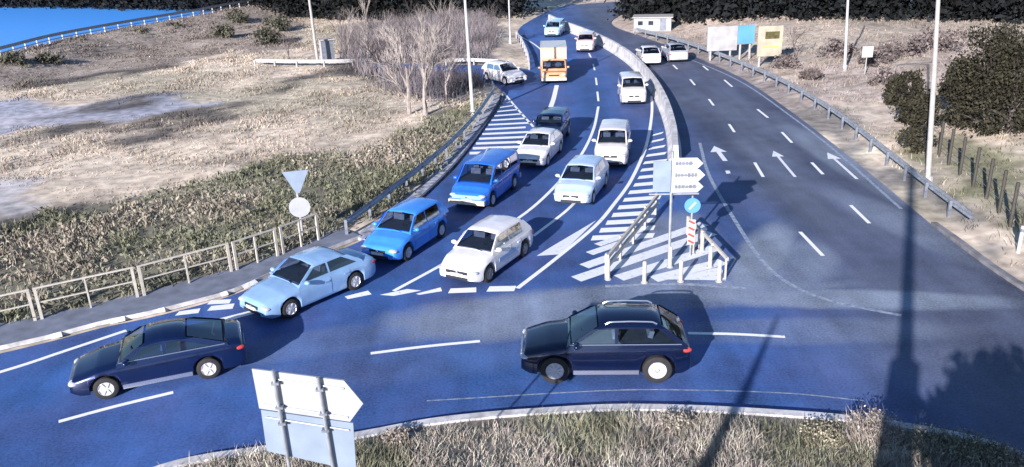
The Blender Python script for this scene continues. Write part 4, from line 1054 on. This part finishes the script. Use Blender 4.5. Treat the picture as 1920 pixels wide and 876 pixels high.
# 2 scrub by the railing
X, Y = scatter(REG['scrub'], 12); ok = off_road(X, Y, .3) & (Y < 75); X, Y = X[ok], Y[ok]
nn = fbm(X, Y, 2.0, 71); n2 = fbm(X, Y, .9, 72)
ok = rng.uniform(0, 1, len(X)) < .3 + 1.1 * nn; X, Y, nn, n2 = X[ok], Y[ok], nn[ok], n2[ok]
g = sstep(.35, .62, fbm(X, Y, 3.5, 73))[:, None]
C = np.array([[.30, .265, .22]]) * (1 - g) + np.array([[.165, .17, .118]]) * g
C = C * (.6 + .8 * n2[:, None])
Z = terrain_z(X, Y)
tag(blades('scrub', X, Y, Z, C, 6, .10 + .34 * nn, .045, .17, 1.1), kind='stuff')
rep = 3; Pn = np.stack([np.repeat(X, rep), np.repeat(Y, rep), np.repeat(Z, rep)], 1) + np.stack([rng.normal(0, .2, len(X) * rep), rng.normal(0, .2, len(X) * rep), rng.uniform(.02, 1, len(X) * rep) * np.repeat(.10 + .40 * nn, rep)], 1)
tag(leaves('undergrowth', Pn, np.repeat(C, rep, 0) * .9, .09), kind='stuff')
# 3 dry grass of the field
X, Y = scatter([(p.x, p.y) for p in GP([(-400, 600), (-300, 60), (700, 20), (940, 60), (900, 190), (640, 440), (300, 560)])], 6.5)
ok = off_road(X, Y, .4) & ~inside(X, Y, REG['scrub']) & (Y < 125); X, Y = X[ok], Y[ok]
ok = ~(inside(X, Y, REG['bluish_patch']) | inside(X, Y, REG['bare'])) | (rng.uniform(0, 1, len(X)) < .03); X, Y = X[ok], Y[ok]
nn = fbm(X, Y, 3.0, 81); ok = rng.uniform(0, 1, len(X)) < -.1 + 1.5 * nn; X, Y, nn = X[ok], Y[ok], nn[ok]
C = ground_color(X, Y) * (.42 + .36 * fbm(X, Y, 1.2, 83)[:, None])
tag(blades('dry_grass', X, Y, terrain_z(X, Y), C, 6, .06 + .34 * nn ** 2.2, .02 + Y * .0008, .28, 1.1), kind='stuff')
# 4 right verge and slope
X, Y = scatter([(p.x, p.y) for p in GP([(1230, 40), (1920, 40), (2100, 200), (2100, 640), (1925, 545), (1640, 320), (1330, 105)])], 3.0)
ok = off_road(X, Y, 1.0) & ~((inside(X, Y, REG['gravel'])) & (rng.uniform(0, 1, len(X)) < .85)); X, Y = X[ok], Y[ok]
nn = fbm(X, Y, 2.5, 91); ok = rng.uniform(0, 1, len(X)) < .1 + 1.2 * nn; X, Y, nn = X[ok], Y[ok], nn[ok]
C = ground_color(X, Y) * (.40 + .36 * fbm(X, Y, 1.1, 93)[:, None])
tag(blades('verge_grass', X, Y, terrain_z(X, Y), C, 6, .08 + .36 * nn ** 1.8, .02 + Y * .0007, .25, 1.0), kind='stuff')

# bare trees
def bare_tree_mesh(seed, h, levels=5, r0=.09, nb=3, spread=.62, up=.35):
    rd = random.Random(seed); mb = MB()
    def br(p, d, l, r, lv):
        q = p + d * l * .55 + Vector((rd.uniform(-1, 1), rd.uniform(-1, 1), 0)) * l * .04; e = q + (d + Vector((rd.uniform(-1, 1), rd.uniform(-1, 1), rd.uniform(0, .6))) * .12).normalized() * l * .45
        mb.tube([p, q, e], [r, r * .82, r * .62], 5 if lv < 2 else 3, cap=False)
        if lv >= levels: return
        n = nb + (1 if rd.random() < .4 else 0)
        for k in range(n):
            b = e if k < 2 else p + (e - p) * rd.uniform(.35, .9)
            a = rd.uniform(0, 2 * math.pi); s = spread * rd.uniform(.5, 1.15)
            t = d.cross(Vector((math.cos(a), math.sin(a), .1))).normalized()
            nd = (d + t * s + Vector((0, 0, up * .4))).normalized()
            br(b, nd, l * rd.uniform(.62, .82), r * (.62 if k < 2 else .5), lv + 1)
    br(Vector((0, 0, -.1)), Vector((rd.uniform(-.08, .08), rd.uniform(-.08, .08), 1)).normalized(), h * .30, r0, 0)
    return mb
def bare_tree(label, u, vv, h, seed, m, levels=5, r0=.09, group=None, name='bare_tree'):
    p = T(u, vv); root = thing(name, label, 'tree', p, random.uniform(0, 6), group)
    mb = MB(); mb.tube([(0, 0, -.2), (0, 0, h * .12)], [r0 * 1.25, r0 * .9], 7); mb.build('trunk', m, root, True)
    bare_tree_mesh(seed, h, levels, r0).build('crown', m, root)
    return root
bare_tree('pale bare tree forking low, second from the white lamp post', 768, 214, 6.0, 3, M['bark'], 5, .13)
bare_tree('pale bare tree with raised branches, nearest to the white lamp post', 798, 216, 6.6, 8, M['bark'], 5, .15)
prot = []
for k, (s, h) in enumerate(((11, 5.0), (12, 5.6), (13, 4.4))):
    mbx = bare_tree_mesh(s, h, 4, .06, 3, .5); prot.append((mbx, h))
meshes = {}
TH = [q for q in [(655, 112), (672, 130), (690, 120), (705, 145), (712, 98), (728, 160), (735, 118), (752, 140), (765, 105), (782, 165), (800, 128), (815, 175), (830, 140), (842, 100), (850, 180), (862, 150), (868, 112), (838, 196), (700, 175), (745, 188), (720, 130), (775, 130), (822, 108), (690, 85), (640, 90), (660, 75), (760, 85), (800, 90)] if not (q[1] > 150 and 690 < q[0] < 830) and q[0] < 862]
for k, (u, vv) in enumerate(TH):
    mi = (k % 3, k % 2)
    p = T(u, vv); root = thing('bare_tree', 'thin grey bare tree in the leafless thicket left of the white lamp post', 'tree', p, k * 1.7, 'bare trees of the thicket')
    root.scale = (1.15, 1.15, random.uniform(.8, 1.15))
    if mi not in meshes:
        cr = prot[mi[0]][0].build('crown', M['bark'] if mi[1] == 0 else M['barkd'], root)
        mb = MB(); mb.tube([(0, 0, -.2), (0, 0, prot[mi[0]][1] * .14)], [.085, .06], 6); tr = mb.build('trunk', M['barkd'], root); meshes[mi] = (cr.data, tr.data)
    else:
        for nm, d in zip(('crown', 'trunk'), meshes[mi]):
            o = bpy.data.objects.new(nm, d); COL.objects.link(o); o.parent = root
# twig understorey of the thicket
X, Y = scatter(REG['thicket'], 4.5); ok = off_road(X, Y, .8); X, Y = X[ok], Y[ok]
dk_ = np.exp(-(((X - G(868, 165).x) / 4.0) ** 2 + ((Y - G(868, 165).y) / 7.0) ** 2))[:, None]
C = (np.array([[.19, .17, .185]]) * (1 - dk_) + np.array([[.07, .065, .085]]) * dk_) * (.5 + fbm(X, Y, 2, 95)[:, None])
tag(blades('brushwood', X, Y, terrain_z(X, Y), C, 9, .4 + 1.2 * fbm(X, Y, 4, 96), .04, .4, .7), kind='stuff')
for lb, u, vv, h, s in (('bare sapling in the field left of the grey cabinet', 545, 118, 3.2, 31), ('small bare tree near the far bank rail', 395, 62, 3.6, 32), ('twiggy bare bush on the field below the far pole', 700, 140, 2.6, 33), ('bare tree beside the thin white pole', 925, 85, 5.0, 34), ('leafless tree just right of the cream billboard', 1490, 112, 3.6, 35)):
    bare_tree(lb, u, vv, h, s, M['barkd'], 4, .06)

# evergreens on the right and shrubs
def leafy(name, label, cat, p, w, h, nleaf, col, size, group=None, trunk=.12, base=.1, conic=.0, clumps=26, m=None, yaw=0):
    root = thing(name, label, cat, p, yaw, group)
    mb = MB(); mb.tube([(0, 0, -.2), (0, 0, h * .35), (.05, 0, h * .8)], [trunk, trunk * .7, trunk * .2], 7)
    cs = []
    for k in range(clumps):
        z = base + (1 - base) * rng.uniform(0, 1) ** .9; rad = (1 - conic * z) * math.sqrt(max(1 - ((z - .45) / .62) ** 2, .05)); a = rng.uniform(0, 6.283); q = rng.uniform(.25, 1) * rad
        c = np.array([math.cos(a) * q * w / 2, math.sin(a) * q * w / 2, z * h * .94]); cs.append(c)
        if k % 2 == 0: mb.tube([(0, 0, max(z * h * .6 - .2, .1)), (c[0] * .6, c[1] * .6, c[2] * .85), tuple(c)], [trunk * .35, trunk * .2, .012], 4, cap=False)
    mb.build('trunk', M['barkd'], root)
    cs = np.array(cs); idx = rng.integers(0, clumps, nleaf); cr_ = (w * .15) * rng.uniform(.6, 1.3, clumps)
    Pn = cs[idx] + np.clip(rng.normal(0, .8, (nleaf, 3)), -1.15, 1.15) * cr_[idx][:, None] * np.array([1, 1, .8]); Pn[:, 2] = np.abs(Pn[:, 2])
    tone = rng.uniform(.55, 1.45, clumps)
    leaves('crown', Pn, np.array([col]) * tone[idx][:, None], size, m, root)
    return root
EV = [(1842, 246, 4.0, 5.6, 'tallest dark evergreen on the right slope'), (1890, 250, 3.2, 4.9, 'dark evergreen cut off by the right edge of the photo'), (1792, 240, 2.7, 3.4, 'dark evergreen just right of the tall pale lamp post'), (1862, 200, 2.8, 4.2, 'dark evergreen behind the tallest one'), (1800, 205, 2.2, 2.8, 'low evergreen behind the lamp post side of the clump'),
      (1700, 232, 2.0, 2.9, 'dark bushy evergreen left of the tall pale lamp post'), (1722, 282, 1.8, 2.9, 'dark evergreen bush at the foot of the tall pale lamp post'), (1676, 195, 1.4, 1.7, 'small dark evergreen bush at the left end of the clump')]
for u, vv, w, h, lb in EV:
    leafy('evergreen_tree', lb, 'tree', T(u, vv), w, h, int(1700 * w), (.033, .031, .021), .085, 'dark evergreens on the right slope', .12, .02, .30, 34)
for u, vv, w, h, lb, c in ((1640, 812, 1.5, 1.25, 'pale dry weed bush standing highest over the right part of the kerb', (.42, .37, .34)), (1745, 838, 1.4, 1.0, 'greyish weed bush right of the mast shadow', (.30, .29, .23)), (1820, 850, 1.6, 1.05, 'olive weed bush near the lower right corner', (.26, .26, .18)), (1265, 792, .9, .5, 'tuft of pale weeds at the kerb below the dark SUV', (.42, .38, .33)), (742, 822, .8, .45, 'small straw tuft right of the big sign back', (.42, .36, .32)), (1540, 820, 1.2, .7, 'low straw bush left of the highest weed bush', (.36, .33, .25)), (1885, 868, 1.2, .9, 'dull weed bush in the lower right corner', (.30, .27, .22))):
    p = G(u, vv, .25); root = thing('weed_bush', lb, 'bush', p, 0, 'weed bushes on the central island')
    n_ = 90; a_ = rng.uniform(0, 6.283, n_); q_ = np.sqrt(rng.uniform(0, 1, n_)) * w * .42
    o = blades('stems', np.cos(a_) * q_, np.sin(a_) * q_, np.zeros(n_) - .12, np.array([c]) * rng.uniform(.55, 1.0, (n_, 1)), 9, h * (.40 - .4 * (q_ / w) ** 1.2), .022, .06, .9); o.parent = root
    n_ = 420; a_ = rng.uniform(0, 6.283, n_); q_ = np.sqrt(rng.uniform(0, 1, n_)) * w * .42; zz = h * .42 * (1 - (q_ / w) ** 1.2) * rng.uniform(.3, 1.0, n_)
    leaves('foliage', np.stack([np.cos(a_) * q_, np.sin(a_) * q_, zz], 1), np.array([c]) * rng.uniform(.5, 1.0, (n_, 1)), .032, None, root)
SH = [(28, 140, 3.2, 1.7), (95, 128, 2.4, 1.2), (260, 80, 3.0, 1.3), (330, 66, 2.4, 1.2), (420, 70, 2.6, 1.4), (500, 84, 3.0, 1.6), (525, 60, 3.4, 1.9), (450, 48, 3, 1.8)]
for k, (u, vv, w, h) in enumerate(SH):
    leafy('bush', ('dark bush at the far left edge below the white rail', 'low dark bush next to the far left one', 'green bush on the bank under the middle of the white rail', 'small bush where the bank meets the white rail', 'bush at the right end of the white rail', 'bush on the field left of the far pole', 'taller bush beside the far pole', 'bush behind the end of the white rail')[k], 'bush', T(u, vv), w, h, 1200, (.085, .085, .065), .14, 'bushes on the far bank', .04, .02, 0, 18)
for k, (u, vv, w, h) in enumerate(((1640, 120, 2.6, 1.3), (1560, 105, 3, 1.2), (1700, 105, 3, 1.4), (1655, 160, 1.6, .9), (1478, 128, 2.0, .9), (1520, 150, 1.6, .7), (1760, 92, 3.4, 1.6))):
    leafy('bush', ('brown bush right of the small white sign', 'brown bush left of the pale pole on the hillside', 'brown bush between the small sign and the tall lamp post', 'dull bush just above the small evergreen', 'brown bush right of the cream billboard', 'low brown bush on the pale verge', 'wide brown bush beyond the tall lamp post')[k], 'bush', T(u, vv), w, h, 800, (.15, .125, .125), .13, 'brown bushes on the right hillside', .04, .02, 0, 16)
# unseen tree added below the frame to darken the lower right of the road
leafy('added_shade_tree', 'unseen leafy tree added to shade the lower right of the road', 'tree', Vector((4.4, 1.6, .2)), 4.6, 7.0, 22000, (.05, .06, .03), .17, None, .2, .28, 0, 60)
# far wood, added and kept near black to darken the top of the frame
lw = [G(u, v_) for u, v_ in ((-260, 22), (0, 17), (360, 24), (500, 32), (600, 38), (700, 42), (860, 40), (985, 34))]
rw_ = [G(u, v_) for u, v_ in ((1190, 34), (1300, 50), (1500, 60), (1700, 64), (1930, 68), (2150, 70))]
pts = []
for line in (lw, rw_):
    for p in resample(smooth(line, 4), .9):
        for row in range(4):
            x = p.x + rng.uniform(-1, 1); y = p.y + row * 2.2 + rng.uniform(0, 1.8); hgt = rng.uniform(6, 10); n_ = 150
            a = np.stack([x + rng.normal(0, 1.0, n_), y + rng.normal(0, 1.0, n_), rng.uniform(-.8, hgt, n_)], 1); pts.append(a)
Pn = np.concatenate(pts); tone = .4 + 1.2 * vnoise(Pn[:, 0] + Pn[:, 1], Pn[:, 2] * 2, 1.6, 99)
tag(leaves('added_woodland', Pn, np.array([[.009, .011, .013]]) * tone[:, None], .32), kind='stuff')
